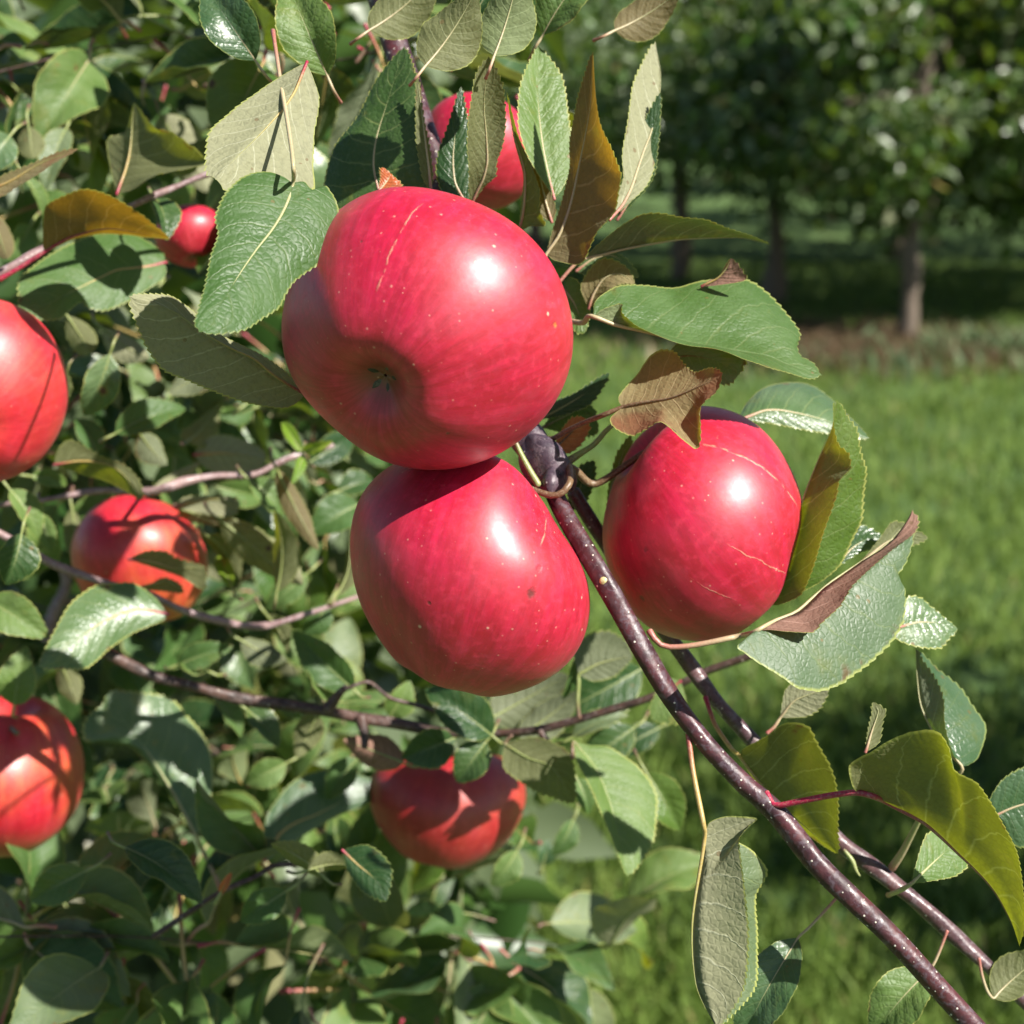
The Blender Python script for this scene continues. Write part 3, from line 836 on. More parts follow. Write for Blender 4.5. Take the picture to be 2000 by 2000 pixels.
# the row just behind the lawn, then the darker rows beyond
orchard_tree(1766, 672, 3.4, 1.05, 1.48, .85, 7000, .10, "nearest orchard tree, pale two-toned trunk rising out of the dry grass strip", 11, .045)
orchard_tree(1505, 596, 3.4, 1.35, 1.75, .95, 8500, .085, "shaded orchard tree with a dark slim trunk, next beyond the pale-trunked one", 12, .050)
orchard_tree(1325, 548, 3.6, 1.45, 1.80, 1.05, 8000, .09, "dim orchard tree with dark trunk showing just above the long pointed leaf", 13, .055)
orchard_tree(2140, 622, 3.4, 1.25, 1.60, .85, 7500, .10, "sunlit orchard tree at the frame edge, its crown hanging over the shade, trunk hidden", 14, .06)
FAR = [(.2, 15.5), (3.9, 11.0), (3.5, 14.4), (5.4, 13.2), (7.6, 14.6), (4.6, 18), (-3.2, 17), (1.2, 21), (8.5, 22), (-6, 20), (4.6, 25), (-1.5, 26), (10.5, 29), (-8, 27)]
for i, (x, y) in enumerate(FAR):
    orchard_tree(0, 0, 3.6, 1.8, 1.95, 1.25, 5000, .13, "dark distant orchard tree in the rows far behind the lawn", 30 + i, .08, "far rows of orchard trees", (x, y))
# neighbour on the sunny side whose shade lies across the lower right of the lawn
orchard_tree(0, 0, 3.0, .85, 2.3, .6, 2500, .085, "orchard tree standing beside the photographer, shading the lower lawn", 60, .06, None, (3.15, 1.35))

rgw = np.random.RandomState(8)
wn = 16000
wx = rgw.uniform(-45, 55, wn); wy = rgw.normal(46, 3.0, wn)
wz = np.abs(rgw.normal(0, 1, wn)) * 2.4 + .2
wz = np.minimum(wz, 7 + 1.5 * np.sin(wx * .5) + np.sin(wx * 1.3))
fw = cloud_obj("far_woods", np.stack([wx, wy, wz], 1), .95, WOODS, None, (0, 46, 0), 9)
tag(fw, "dark green wood closing off the orchard in the distance", None, None, "stuff")

# ------------------------------------------------------------------ apples in front
main_out = k_([(770,360),(830,371),(900,395),(950,420),(1000,452),(1035,500),(1060,540),(1076,590),(1083,640),(1078,685),(1065,720),(1048,755),(1020,795),(985,828),(950,850),(900,873),(850,885),(810,888),(770,885),(730,871),(690,850),(648,823),(610,790),(582,765),(560,735),(543,705),(531,670),(526,635),(527,600),(534,565),(545,530),(565,494),(590,460),(612,428),(645,395),(685,374),(730,362)])
apple((832,645), 286, .395, cam_dir(-.385,-.56,.74), "largest glossy red apple atop the cluster, calyx facing out, pale scar on its shoulder",
      RED, main_out, 3, True, scars=[((826,392),(735,565),2.8), ((640,425),(670,400),2)], pits=[((1090,640),8,(.55,.16,.03)), ((880,850),5,(.16,.04,.03)), ((700,470),4,(.2,.03,.03))], stem_to=[(1010,560,.452),(1040,640,.458)], stem_px=12, h=.93)
low_out = k_([(745,870),(800,858),(860,850),(920,853),(965,870),(995,905),(1018,945),(1045,985),(1075,1030),(1098,1070),(1112,1110),(1118,1150),(1112,1185),(1100,1212),(1080,1240),(1060,1260),(1032,1280),(1000,1295),(965,1304),(930,1309),(895,1310),(860,1306),(825,1295),(790,1278),(758,1253),(730,1222),(708,1190),(690,1152),(675,1115),(664,1080),(658,1040),(660,1000),(670,965),(685,930),(705,900)])
apple((919,1123), 236, .428, cam_dir(-.25,-.95,.02), "red apple below the biggest one, partly in its shadow, lying against the speckled branch",
      RED, low_out, 4, True, scars=[((1072,1010),(1064,1065),2.6)], pits=[((1042,1163),13,(.10,.018,.014)), ((1052,1105),9,(.30,.006,.02)), ((830,1180),5,(.2,.03,.03))], stem_to=[(1078,968,.424),(1112,945,.424),(1110,910,.434),(1086,905,.44)], stem_px=14, h=.96)
right_out = k_([(1325,765),(1355,768),(1385,777),(1410,790),(1435,812),(1460,838),(1482,868),(1498,900),(1509,935),(1512,965),(1508,1000),(1496,1040),(1484,1070),(1470,1095),(1452,1125),(1442,1150),(1425,1172),(1400,1187),(1365,1198),(1330,1205),(1295,1208),(1268,1206),(1238,1196),(1212,1176),(1190,1148),(1170,1120),(1152,1085),(1140,1050),(1134,1012),(1140,975),(1150,940),(1164,905),(1180,868),(1200,830),(1228,800),(1260,780),(1295,768)])
apple((1372,1020), 200, .447, cam_dir(.55,-.70,-.05), "red apple right of the branch under the curled brown leaf, with long scar lines",
      RED, right_out, 5, True, scars=[((1368,858),(1562,985),3.2), ((1430,1065),(1540,1120),1.6), ((1350,1135),(1440,1180),1.4)], pits=[((1250,1172),9,(.12,.02,.015)), ((1255,1075),7,(.22,.01,.02))], stem_to=[(1165,945,.45),(1125,920,.446),(1100,905,.444)], stem_px=15, h=.98, lop=.05)
# apples further in
left_out = [(-45,588),(0,586),(62,610),(109,680),(123,740),(116,792),(103,838),(72,888),(39,916),(0,937),(-45,945),(-120,930),(-190,870),(-222,770),(-205,680),(-130,605)]
apple((-48,765), 174, .518, cam_dir(.18,-.45,.85), "big orange-red apple cut off by the left edge, calyx towards the viewer", ORP, left_out, 6, True)
apple((272,1088), 124, .65, cam_dir(.22,-.93,.2), "orange-red apple left of the cluster, crossed by small dark leaves", ORG, [(265,968),(330,985),(374,1020),(394,1070),(402,1110),(392,1160),(365,1195),(330,1214),(272,1216),(215,1205),(172,1172),(152,1120),(147,1075),(158,1030),(190,992),(225,972)], 7, True, stem_to=[(280,962,.64),(288,958,.613)], stem_px=8)
apple((0,1515), 154, .643, cam_dir(-.1,-.97,-.12), "orange-red apple at the lower left edge, stalk end up, thin leaf stalks lying over it", ORG, [(50,1364),(110,1393),(140,1435),(155,1500),(153,1550),(138,1600),(105,1637),(50,1660),(0,1668),(-70,1655),(-130,1600),(-155,1520),(-145,1440),(-90,1380),(-20,1372)], 8, True, stem_to=[(20,1420,.622),(33,1432,.614)], stem_px=9)
apple((873,1575), 153, .68, cam_dir(-.2,-.95,.2), "shade-darkened red apple hanging low in the shade below the cluster, flecked with sun", SHADE_RED, [(873,1462),(940,1468),(990,1482),(1020,1505),(1026,1545),(1018,1595),(990,1640),(950,1675),(900,1695),(860,1698),(820,1688),(780,1662),(745,1620),(726,1575),(721,1535),(735,1495),(790,1468)], 9, True, stem_to=[(868,1455,.63),(862,1432,.588)], stem_px=9)
apple((930,300), 112, .54, cam_dir(-.3,-.5,.5), "red apple behind the hanging leaves above the biggest apple", RED, None, 10, False, show_calyx=False)
apple((372,462), 66, .60, cam_dir(.2,-.8,.3), "small distant red apple behind leaf tips near the pale green leaf", RED, None, 13)
apple((352,1222), 42, .92, cam_dir(.1,-.9,.2), "bright red apple peeping out under the one hanging left of the cluster", RED, None, 14)
apple((502,1592), 34, 1.25, cam_dir(.1,-.9,.2), "tiny far apple between leaves near the lower edge, right of the glossy leaf", ORG, None, 15)
apple((258,1612), 30, 1.3, cam_dir(.2,-.8,.3), "tiny far apple low among dark leaves beside the bottom left apple", RED, None, 16)
apple((712,1312), 24, 1.3, cam_dir(.2,-.8,.3), "tiny orange apple far back, just under the lower front apple", ORG, None, 17)
apple((262,640), 34, 1.2, cam_dir(.2,-.8,.3), "tiny orange apple far back behind the grey shaded leaf", ORG, None, 18)

# ------------------------------------------------------------------ the fruiting branch
fb = branch("apple_branch", [(700,-120,.50),(790,140,.49),(880,430,.475),(975,740,.462),(1018,838,.452),(1058,910,.441),(1092,985,.431),(1145,1075,.424),(1182,1140,.421),(1250,1262,.418),(1312,1362,.417),(1385,1460,.415),(1450,1530,.413),(1518,1590,.411),(1600,1690,.408),(1664,1755,.406),(1760,1850,.404),(1890,1990,.402),(2000,2110,.40)], None,
            [58,58,62,66,74,76,50,44,42,42,42,40,42,40,44,44,42,40,38], BARK, "dark purple speckled branch carrying the three big apples, running down to the lower right", n=320, bump=.035, seg=22)
# spur knuckle, buds and the cut stub
def knob(name, c, rx, mat, parent, seed, axis=None, st=1.5):
    rg = np.random.RandomState(seed)
    th = np.linspace(.02, math.pi - .02, 22); ph = np.linspace(0, 6.2832, 28, endpoint=False)
    T, P_ = np.meshgrid(th, ph, indexing='ij')
    Z = np.asarray(axis if axis is not None else UPV, float); Z /= np.linalg.norm(Z)
    A = np.cross(Z, [.3, .5, .8]); A /= np.linalg.norm(A); B = np.cross(Z, A)
    rr = 1 + .10 * np.sin(3 * P_ + rg.uniform(0, 6)) * np.sin(T) + .03 * np.sin(5 * T + rg.uniform(0, 6)) + .04 * np.sin(2 * P_ + rg.uniform(0, 6)) * np.sin(2 * T)
    V = c + rx * ((np.sin(T) * np.cos(P_) * rr)[..., None] * A + (np.sin(T) * np.sin(P_) * rr)[..., None] * B + (np.cos(T) * rr * st * (1 - .12 * np.cos(T)))[..., None] * Z)
    return mesh_obj(name, V.reshape(-1, 3), grid_faces(22, 28, True), mat, parent, c)
knob("spur", at(1074,914,.4375), .0066, BUD, fb, 1, cam_dir(.55,-.75,.2), 1.5)
knob("bud", at(1078,944,.431), .0032, BUD, fb, 2, cam_dir(-.2,-1,.4), 1.5)
knob("bud", at(1040,866,.4425), .0050, BUD, fb, 3, cam_dir(.55,-.75,.2), 1.7)
tube("scar_stub", np.array([at(1178,1131,.4225), at(1180,1135,.4190)]), [.0016,.0013], petiole_material("cut_wood", (.42,.36,.16),(.50,.43,.20),(.52,.46,.22)), fb, n=6, seg=12)
tube("fruit_stalk", pts([(1006,862),(1018,888),(1034,918),(1046,938),(1052,948)], .432, .43), [.0007,.0008,.0009,.0010], PETG, fb, n=20, seg=8)
tube("fruit_stalk", pts([(1108,902),(1130,888),(1160,868),(1185,840),(1200,828)], .446, .452), [.0013,.0009,.0008,.0007], PETG, fb, n=20, seg=8)
sb = branch("side_branch", [(1120,960,.462),(1200,1090,.466),(1285,1215,.468),(1330,1275,.468),(1400,1370,.466),(1475,1452,.464),(1560,1550,.462),(1640,1645,.46),(1705,1695,.458),(1790,1762,.456),(1900,1860,.454),(2050,2000,.452)], None,
            [30,32,33,33,32,31,30,36,34,32,30,28], BARK2, "thinner grey purple branch running parallel behind the speckled branch", n=200, bump=.05)
sb["label"] = "thinner grey purple branch running parallel behind the thick speckled branch"

# big leaf over the shoulder of the main apple
leaf3(fb, [(573,354),(560,400),(536,442),(513,473),(500,488),(466,538),(427,600),(388,649)],
      [(573,354),(584,352),(596,355),(606,366),(619,372),(629,366),(637,362),(647,377),(656,395),(662,426),(658,457),(645,488),(629,509),(603,527),(575,548),(559,571),(546,597),(515,618),(480,641),(440,649),(414,650),(388,649)],
      [(573,354),(556,346),(530,336),(500,336),(475,345),(461,356),(446,372),(437,385),(428,405),(422,426),(427,460),(414,499),(404,551),(395,585),(388,610),(383,632),(388,649)],
      (.369,.366), 'u', o1=.003, o2=.002, kind='green', tilt=0.5, pet=[(533,60),(548,160),(560,230),(569,290),(573,330)], petd=(.43,.372), petw=9, petmat=PETP, label="broad pale green leaf hanging over the biggest apple's shoulder")
# pale underside behind it
leaf3(fb, [(600,120),(570,190),(520,250),(470,300),(420,350)],
      [(600,120),(530,160),(450,220),(412,258),(404,300),(406,335),(420,350)],
      [(600,120),(622,190),(614,260),(612,320),(614,365),(590,385),(520,390),(450,372),(420,350)],
      (.40,.392), 'd', o1=.006, o2=.004, kind='pale', tilt=0.3, pet=None, label="pale olive leaf underside behind the broad green leaf")
# grey shaded leaf with a sunlit notch
leaf3(fb, [(600,772),(540,738),(500,704),(450,680),(400,652),(345,612),(295,590),(251,578)],
      [(600,772),(560,796),(500,790),(430,768),(362,740),(330,728),(311,712),(285,670),(265,620),(251,578)],
      [(600,772),(560,728),(510,694),(455,666),(410,640),(375,606),(335,580),(290,576),(251,578)],
      (.425,.40), 'd', o1=-.003, o2=.006, kind='pale', label="grey shaded leaf underside beside the biggest apple")
# long leaf pointing right, underside
leaf3(fb, [(1140,506),(1185,494),(1233,483),(1323,468),(1400,464),(1455,465),(1506,478)],
      [(1140,506),(1165,480),(1204,447),(1248,421),(1285,418),(1329,425),(1375,431),(1414,444),(1466,460),(1506,478)],
      [(1140,506),(1175,475),(1215,448),(1260,430),(1320,436),(1380,444),(1440,458),(1506,478)],
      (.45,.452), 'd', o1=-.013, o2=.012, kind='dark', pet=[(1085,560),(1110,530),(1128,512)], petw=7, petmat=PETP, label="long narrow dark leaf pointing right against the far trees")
# big bright leaf on the right
leaf3(fb, [(1153,617),(1200,633),(1274,650),(1345,670),(1400,680),(1445,686),(1500,695),(1540,712),(1606,733)],
      [(1153,613),(1166,584),(1207,558),(1259,557),(1318,561),(1370,548),(1427,544),(1461,553),(1500,579),(1526,602),(1549,628),(1562,651),(1556,675),(1562,695),(1585,708),(1606,733)],
      [(1153,620),(1180,603),(1212,594),(1215,613),(1241,636),(1274,651),(1311,665),(1347,674),(1388,680),(1419,688),(1450,700),(1479,710),(1500,718),(1534,726),(1578,738),(1606,734)],
      (.428,.416), 'u', o1=.012, o2=-.008, kind='green', tilt=0.45, pet=[(1070,612),(1119,628),(1140,630)], petd=(.452,.433), petw=11, petmat=PETP, label="large bright green leaf pointing right, its lower margin rolled up")
leaf3(fb, [(1370,560),(1400,545),(1418,525),(1428,505)],
      [(1370,560),(1385,548),(1400,545),(1415,522),(1428,505)],
      [(1370,560),(1410,556),(1455,548),(1448,530),(1440,518),(1428,505)],
      (.436,.432), 'd', o1=.002, o2=-.002, kind='purple', label="purplish curled leaf tip")
leaf3(fb, [(1150,604),(1160,575),(1180,545),(1210,535),(1240,553)],
      [(1150,604),(1135,560),(1165,512),(1192,508),(1222,523),(1240,553)],
      [(1150,604),(1165,590),(1190,565),(1215,552),(1240,553)],
      (.456,.452), 'd', o1=.002, o2=-.003, kind='brown', petmat=PETP)
leaf3(fb, [(1125,530),(1160,505),(1200,500),(1248,540)],
      [(1125,530),(1150,500),(1190,493),(1220,505),(1248,540)],
      [(1125,530),(1150,540),(1200,540),(1248,540)], (.47,.468), 'u', kind='blue', petmat=PETP)
leaf3(fb, [(1098,560),(1120,590),(1135,625),(1142,650)],
      [(1098,560),(1112,542),(1130,552),(1145,580),(1150,605),(1147,630),(1142,650)],
      [(1098,560),(1098,590),(1110,620),(1125,645),(1142,650)], (.462,.458), 'u', kind='green', petmat=PETP)
# upright leaves above the main apple
leaf3(fb, [(1065,500),(1090,465),(1114,405),(1125,355),(1140,285),(1155,200),(1158,100)],
      [(1065,500),(1072,505),(1103,514),(1127,517),(1140,509),(1155,478),(1168,452),(1191,429),(1204,408),(1208,370),(1210,344),(1204,325),(1191,287),(1171,240),(1162,170),(1158,100)],
      [(1065,500),(1080,450),(1097,395),(1113,330),(1114,270),(1130,190),(1158,100)],
      (.43,.425), 'd', o1=-.013, o2=.004, kind='amber', pet=[(1052,560),(1060,528)], petd=(.455,.431), petw=9, petmat=PETP, label="upright amber-brown leaf underside lit from behind")
leaf3(fb, [(1190,430),(1222,392),(1238,350),(1255,300),(1275,245),(1290,160),(1280,80)],
      [(1190,430),(1184,405),(1180,372),(1205,370),(1218,350),(1217,300),(1225,245),(1240,160),(1280,80)],
      [(1190,430),(1230,395),(1260,365),(1277,330),(1279,300),(1284,275),(1290,200),(1280,80)],
      (.442,.436), 'd', o1=-.003, o2=.005, kind='pale', tilt=0.6, petmat=PETP, label="pale silvery leaf standing behind the amber leaf")
leaf3(fb, [(1205,430),(1240,375),(1262,320),(1275,260),(1290,180)],
      [(1205,430),(1235,396),(1262,368),(1278,338),(1282,300),(1286,262),(1290,180)],
      [(1205,430),(1215,380),(1230,330),(1250,260),(1290,180)], (.446,.442), 'u', kind='dark', petmat=PETP)
leaf3(fb, [(1083,390),(1070,335),(1058,270),(1050,180),(1052,90)],
      [(1083,390),(1098,368),(1113,335),(1120,310),(1117,280),(1110,235),(1095,150),(1052,90)],
      [(1083,390),(1075,375),(1045,330),(1025,290),(1013,240),(1020,160),(1052,90)],
      (.445,.44), 'u', o1=-.003, o2=-.003, kind='green', tilt=0.5, petmat=PETP, label="bright green leaf standing left of the amber leaf")
leaf3(fb, [(1012,455),(1020,430),(1026,380),(1025,330),(1005,262),(990,180)],
      [(1012,455),(1035,442),(1064,441),(1055,412),(1052,370),(1035,318),(1012,265),(990,180)],
      [(1012,455),(1018,400),(1022,340),(1002,265),(990,180)], (.44,.445), 'd', o1=-.003, o2=.004, tilt=-.6, kind='olive', petmat=PETP)
leaf3(fb, [(1078,435),(1066,395),(1052,340),(1035,300)],
      [(1078,435),(1085,412),(1076,378),(1055,332),(1035,300)],
      [(1078,435),(1058,420),(1048,370),(1035,300)], (.447,.447), 'd', kind='amber', petmat=PETP)
leaf3(fb, [(919,404),(932,372),(950,330),(950,270),(945,200),(955,110)],
      [(919,404),(916,370),(917,330),(914,280),(918,220),(930,150),(955,110)],
      [(919,404),(942,368),(966,345),(969,318),(980,285),(986,240),(980,170),(955,110)],
      (.43,.43), 'd', o1=-.006, o2=.002, tilt=-.4, kind='olive', petmat=PETP, label="folded olive leaf hanging point-down beside the red apple behind")
leaf3(fb, [(914,402),(890,360),(885,310),(890,255),(900,170)],
      [(914,402),(880,400),(862,370),(853,335),(858,295),(872,258),(900,170)],
      [(914,402),(918,360),(916,310),(915,260),(900,170)], (.442,.445), 'u', kind='dark', petmat=PETP)
leaf3(fb, [(745,390),(730,330),(735,270),(760,190),(790,90)],
      [(745,390),(660,410),(632,385),(638,330),(655,285),(695,235),(740,150),(790,90)],
      [(745,390),(800,385),(835,375),(838,340),(830,285),(822,235),(815,160),(790,90)],
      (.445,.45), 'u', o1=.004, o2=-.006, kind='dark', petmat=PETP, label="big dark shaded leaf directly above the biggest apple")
leaf3(fb, [(842,378),(838,330),(832,285),(826,235),(815,150)],
      [(842,378),(826,345),(818,300),(814,250),(815,150)],
      [(842,378),(844,340),(838,290),(828,240),(815,150)], (.438,.44), 'd', kind='olive', petmat=PETP)
leaf3(fb, [(740,372),(752,358),(760,345),(750,328)], [(740,372),(744,348),(746,332),(750,328)], [(740,372),(775,368),(782,360),(765,342),(750,328)], (.436,.437), 'u', kind='rust', petmat=PETP)
# curled brown leaf over the right apple
leaf3(fb, [(1213,796),(1260,786),(1310,778),(1362,757),(1395,742),(1412,728)],
      [(1213,796),(1191,818),(1204,838),(1233,851),(1259,838),(1285,823),(1305,833),(1323,850),(1340,864),(1356,876),(1365,862),(1366,830),(1365,805),(1373,787),(1398,764),(1412,728)],
      [(1213,796),(1208,775),(1228,748),(1243,732),(1258,712),(1272,695),(1292,684),(1318,690),(1334,711),(1355,727),(1385,720),(1412,728)],
      (.418,.405), 'd', o1=-.006, o2=.012, kind='brown', pet=[(1054,853),(1078,857),(1110,840),(1142,825),(1180,810)], petd=(.44,.419), petw=11, petmat=PETB, bulge=.10, label="curled brown and yellow dying leaf shading the right apple")
leaf3(fb, [(1300,700),(1350,695),(1400,705),(1430,722),(1440,735)],
      [(1300,700),(1318,675),(1350,670),(1400,676),(1452,700),(1448,718),(1440,735)],
      [(1300,700),(1330,730),(1380,745),(1420,748),(1440,735)], (.44,.436), 'u', kind='purple', bulge=.10, petmat=PETB, label="crinkled purple-green leaf behind the brown one")
# little leaves behind the spur
leaf3(fb, [(1050,820),(1090,800),(1140,770),(1190,728)], [(1050,820),(1100,810),(1150,790),(1180,750),(1190,728)], [(1050,820),(1070,790),(1120,770),(1160,745),(1190,728)], (.468,.47), 'u', kind='dark', petmat=PETG)
leaf3(fb, [(1060,835),(1100,815),(1140,800),(1168,845)], [(1060,835),(1090,795),(1130,785),(1160,800),(1168,845)], [(1060,835),(1100,845),(1140,850),(1168,845)], (.475,.475), 'u', kind='green', petmat=PETG)
leaf3(fb, [(1078,880),(1100,860),(1120,840),(1138,815)], [(1078,880),(1095,845),(1115,820),(1138,815)], [(1078,880),(1110,885),(1135,865),(1150,835),(1138,815)], (.449,.448), 'd', kind='rust', petmat=PETB, bulge=.2, label="small crisp dead leaf behind the spur")
leaf3(fb, [(1110,1000),(1130,960),(1145,920),(1160,900)], [(1110,1000),(1112,950),(1130,915),(1160,900)], [(1110,1000),(1140,985),(1160,940),(1160,900)], (.472,.474), 'u', kind='dark', petmat=PETG)
leaf3(fb, [(1185,1010),(1195,950),(1215,890),(1232,850)], [(1185,1010),(1190,950),(1205,890),(1232,850)], [(1185,1010),(1215,960),(1230,900),(1232,850)], (.466,.466), 'd', kind='olive', petmat=PETG)
# right of the right apple
leaf3(sb, [(1500,1186),(1534,1115),(1552,1038),(1570,973),(1598,900),(1622,843),(1632,800),(1635,779)],
      [(1500,1190),(1534,1177),(1565,1159),(1585,1115),(1601,1063),(1619,1014),(1632,968),(1637,939),(1658,916),(1655,888),(1636,869),(1628,830),(1628,792),(1635,779)],
      [(1500,1182),(1570,1154),(1603,1136),(1637,1107),(1653,1079),(1668,1045),(1681,1017),(1686,973),(1691,921),(1679,885),(1671,841),(1655,818),(1640,789),(1635,779)],
      (.44,.43), 'd', o1=-.012, o2=.006, kind='olive', petmat=PETP, label="tall folded leaf standing against the right apple, olive underside and green face both showing")
leaf3(sb, [(1440,822),(1500,800),(1555,806),(1610,820),(1655,838),(1698,856)],
      [(1440,822),(1455,790),(1478,768),(1510,752),(1560,744),(1590,752),(1620,778),(1650,805),(1675,832),(1698,856)],
      [(1440,822),(1470,822),(1520,828),(1570,838),(1630,846),(1698,856)],
      (.475,.47), 'u', o1=.022, o2=.000, kind='blue', tilt=0.3, petmat=PETP, label="glossy leaf with a whitish sheen behind the tall folded leaf")
leaf3(fb, [(1472,1235),(1526,1206),(1565,1190),(1604,1151),(1640,1126),(1681,1097),(1715,1076),(1746,1051),(1769,1020),(1783,995)],
      [(1472,1235),(1500,1230),(1540,1234),(1585,1236),(1604,1217),(1627,1196),(1642,1181),(1663,1145),(1694,1114),(1733,1080),(1780,1046),(1792,1020),(1783,995)],
      [(1472,1235),(1440,1262),(1455,1276),(1480,1295),(1526,1324),(1553,1343),(1584,1348),(1608,1348),(1643,1335),(1658,1324),(1698,1295),(1716,1277),(1730,1264),(1743,1248),(1756,1226),(1764,1206),(1766,1157),(1752,1123),(1764,1105),(1775,1080),(1784,1040),(1783,995)],
      (.424,.416), 'd', o1=-.010, o2=.003, kind='purple', tilt=0.55, pet=[(1268,1232),(1280,1250),(1298,1263),(1335,1263),(1380,1256),(1422,1247),(1455,1240)], petd=(.424,.422), petw=11, petmat=PETP, bulge=.05, label="large crinkled pale green leaf with its purple-brown margin rolled over")
leaf3(fb, [(1757,1225),(1795,1215),(1840,1218),(1870,1228)], [(1757,1225),(1760,1190),(1775,1166),(1800,1170),(1818,1186),(1842,1206),(1870,1228)], [(1757,1225),(1750,1246),(1790,1262),(1835,1264),(1852,1245),(1870,1228)], (.45,.45), 'u', kind='blue', tilt=0.4, petmat=PETP, label="bluish green leaf behind the crinkled leaf")
leaf3(fb, [(1630,1110),(1665,1070),(1700,1050),(1728,1052)], [(1630,1110),(1645,1060),(1672,1028),(1700,1034),(1728,1052)], [(1630,1110),(1680,1078),(1728,1066),(1728,1052)], (.455,.46), 'u', kind='blue', petmat=PETP)
leaf3(fb, [(1680,1100),(1730,1060),(1770,1045),(1812,1050)], [(1680,1100),(1720,1050),(1740,1022),(1765,1024),(1812,1050)], [(1680,1100),(1740,1075),(1785,1062),(1812,1050)], (.45,.455), 'd', kind='olive', petmat=PETP)
leaf3(sb, [(1524,1402),(1550,1370),(1585,1355),(1618,1345)], [(1524,1402),(1536,1345),(1580,1335),(1618,1345)], [(1524,1402),(1570,1400),(1600,1382),(1618,1345)], (.455,.452), 'd', kind='pale', pet=[(1498,1432),(1512,1420)], petw=7, petmat=PETP)
# lower right
leaf3(fb, [(1728,1566),(1806,1607),(1870,1665),(1922,1715),(1949,1750),(1975,1800),(1992,1850)],
      [(1728,1566),(1690,1556),(1669,1541),(1660,1520),(1658,1496),(1680,1480),(1701,1470),(1732,1451),(1772,1435),(1814,1427),(1838,1433),(1856,1459),(1867,1499),(1907,1525),(1936,1570),(1962,1617),(1983,1662),(1994,1715),(1998,1750),(2000,1800),(1992,1850)],
      [(1728,1566),(1780,1590),(1860,1640),(1920,1700),(1955,1750),(1980,1810),(1992,1850)],
      (.405,.400), 'd', o1=-.022, o2=.010, kind='olive', pet=[(1496,1548),(1513,1573),(1553,1567),(1619,1554),(1672,1548),(1705,1555)], petd=(.411,.398), petw=12, petmat=PETR, label="yellow-green leaf lit from behind on a long crimson stalk")
leaf3(sb, [(1443,1476),(1490,1535),(1540,1585),(1590,1628),(1637,1668)],
      [(1443,1476),(1452,1462),(1500,1435),(1526,1414),(1553,1412),(1579,1422),(1592,1446),(1606,1472),(1616,1491),(1629,1525),(1635,1570),(1635,1618),(1637,1668)],
      [(1443,1476),(1470,1520),(1530,1590),(1590,1640),(1637,1668)],
      (.452,.446), 'd', o1=-.016, o2=.012, kind='olive', pet=[(1378,1362),(1396,1414),(1428,1462)], petd=(.462,.448), petw=9, label="taupe olive leaf underside hanging behind the speckled branch")
leaf3(fb, [(1377,1630),(1370,1689),(1359,1750),(1352,1830),(1362,1930),(1400,2010)],
      [(1377,1630),(1385,1606),(1412,1595),(1438,1594),(1478,1598),(1462,1613),(1444,1638),(1447,1680),(1455,1750),(1460,1830),(1450,1930),(1400,2010)],
      [(1377,1630),(1430,1640),(1470,1662),(1497,1697),(1490,1720),(1475,1750),(1480,1830),(1470,1930),(1400,2010)],
      (.408,.405), 'd', o1=-.005, o2=.009, tilt=.06, kind='pale', pet=[(1340,1400),(1346,1450),(1354,1510),(1366,1570),(1375,1615)], petd=(.417,.408), petw=11, label="folded leaf hanging straight down on a long straw-coloured stalk")
leaf3(sb, [(1880,1500),(1830,1440),(1800,1380),(1792,1320),(1788,1266)],
      [(1880,1500),(1860,1470),(1846,1420),(1843,1375),(1830,1335),(1800,1290),(1788,1266)],
      [(1880,1500),(1909,1483),(1920,1451),(1924,1420),(1909,1393),(1883,1354),(1856,1327),(1825,1303),(1788,1266)],
      (.45,.455), 'd', o1=-.008, o2=.006, tilt=.4, kind='blue', pet=[(1800,1592),(1835,1560),(1862,1525)], petw=8, petmat=PETP, label="folded bluish leaf above the yellow-green one")
leaf3(sb, [(1780,1726),(1815,1692),(1850,1660),(1885,1632)], [(1780,1726),(1792,1680),(1810,1632),(1850,1620),(1885,1632)], [(1780,1726),(1830,1718),(1865,1710),(1890,1685),(1885,1632)], (.425,.428), 'u', kind='green', tilt=0.4, pet=[(1735,1748),(1760,1738)], petd=(.456,.426), petw=10, petmat=PETP)
leaf3(sb, [(1930,1600),(1985,1575),(2060,1560),(2140,1570)], [(1930,1600),(1934,1560),(1962,1520),(2010,1498),(2080,1510),(2140,1570)], [(1930,1600),(1950,1595),(1983,1652),(2060,1640),(2140,1570)], (.44,.44), 'u', kind='blue', petmat=PETP, label="bluish leaf entering from the right edge")
leaf3(fb, [(1690,1470),(1702,1430),(1715,1390),(1706,1372)], [(1690,1470),(1696,1430),(1705,1390),(1706,1372)], [(1690,1470),(1716,1450),(1722,1410),(1728,1390),(1706,1372)], (.405,.407), 'd', kind='olive', petmat=PETP)
tube("stipule", pts([(1648,1660),(1664,1680),(1672,1700),(1680,1712)], .452, .45), [.0006,.0008,.0003], PETG, sb, n=12, seg=6)
tube("petiole", pts([(1742,1695),(1762,1665),(1788,1615),(1800,1590)], .456, .44), [.0013,.0010,.0008], PETP, sb, n=16, seg=8)
tube("stipule", pts([(1392,1380),(1405,1392),(1410,1398)], .46, .458), [.0004,.0005,.0002], PETG, sb, n=10, seg=6)
tube("stipule", pts([(1354,1430),(1366,1442),(1368,1452)], .414, .413), [.0004,.0005,.0002], PETG, fb, n=10, seg=6)
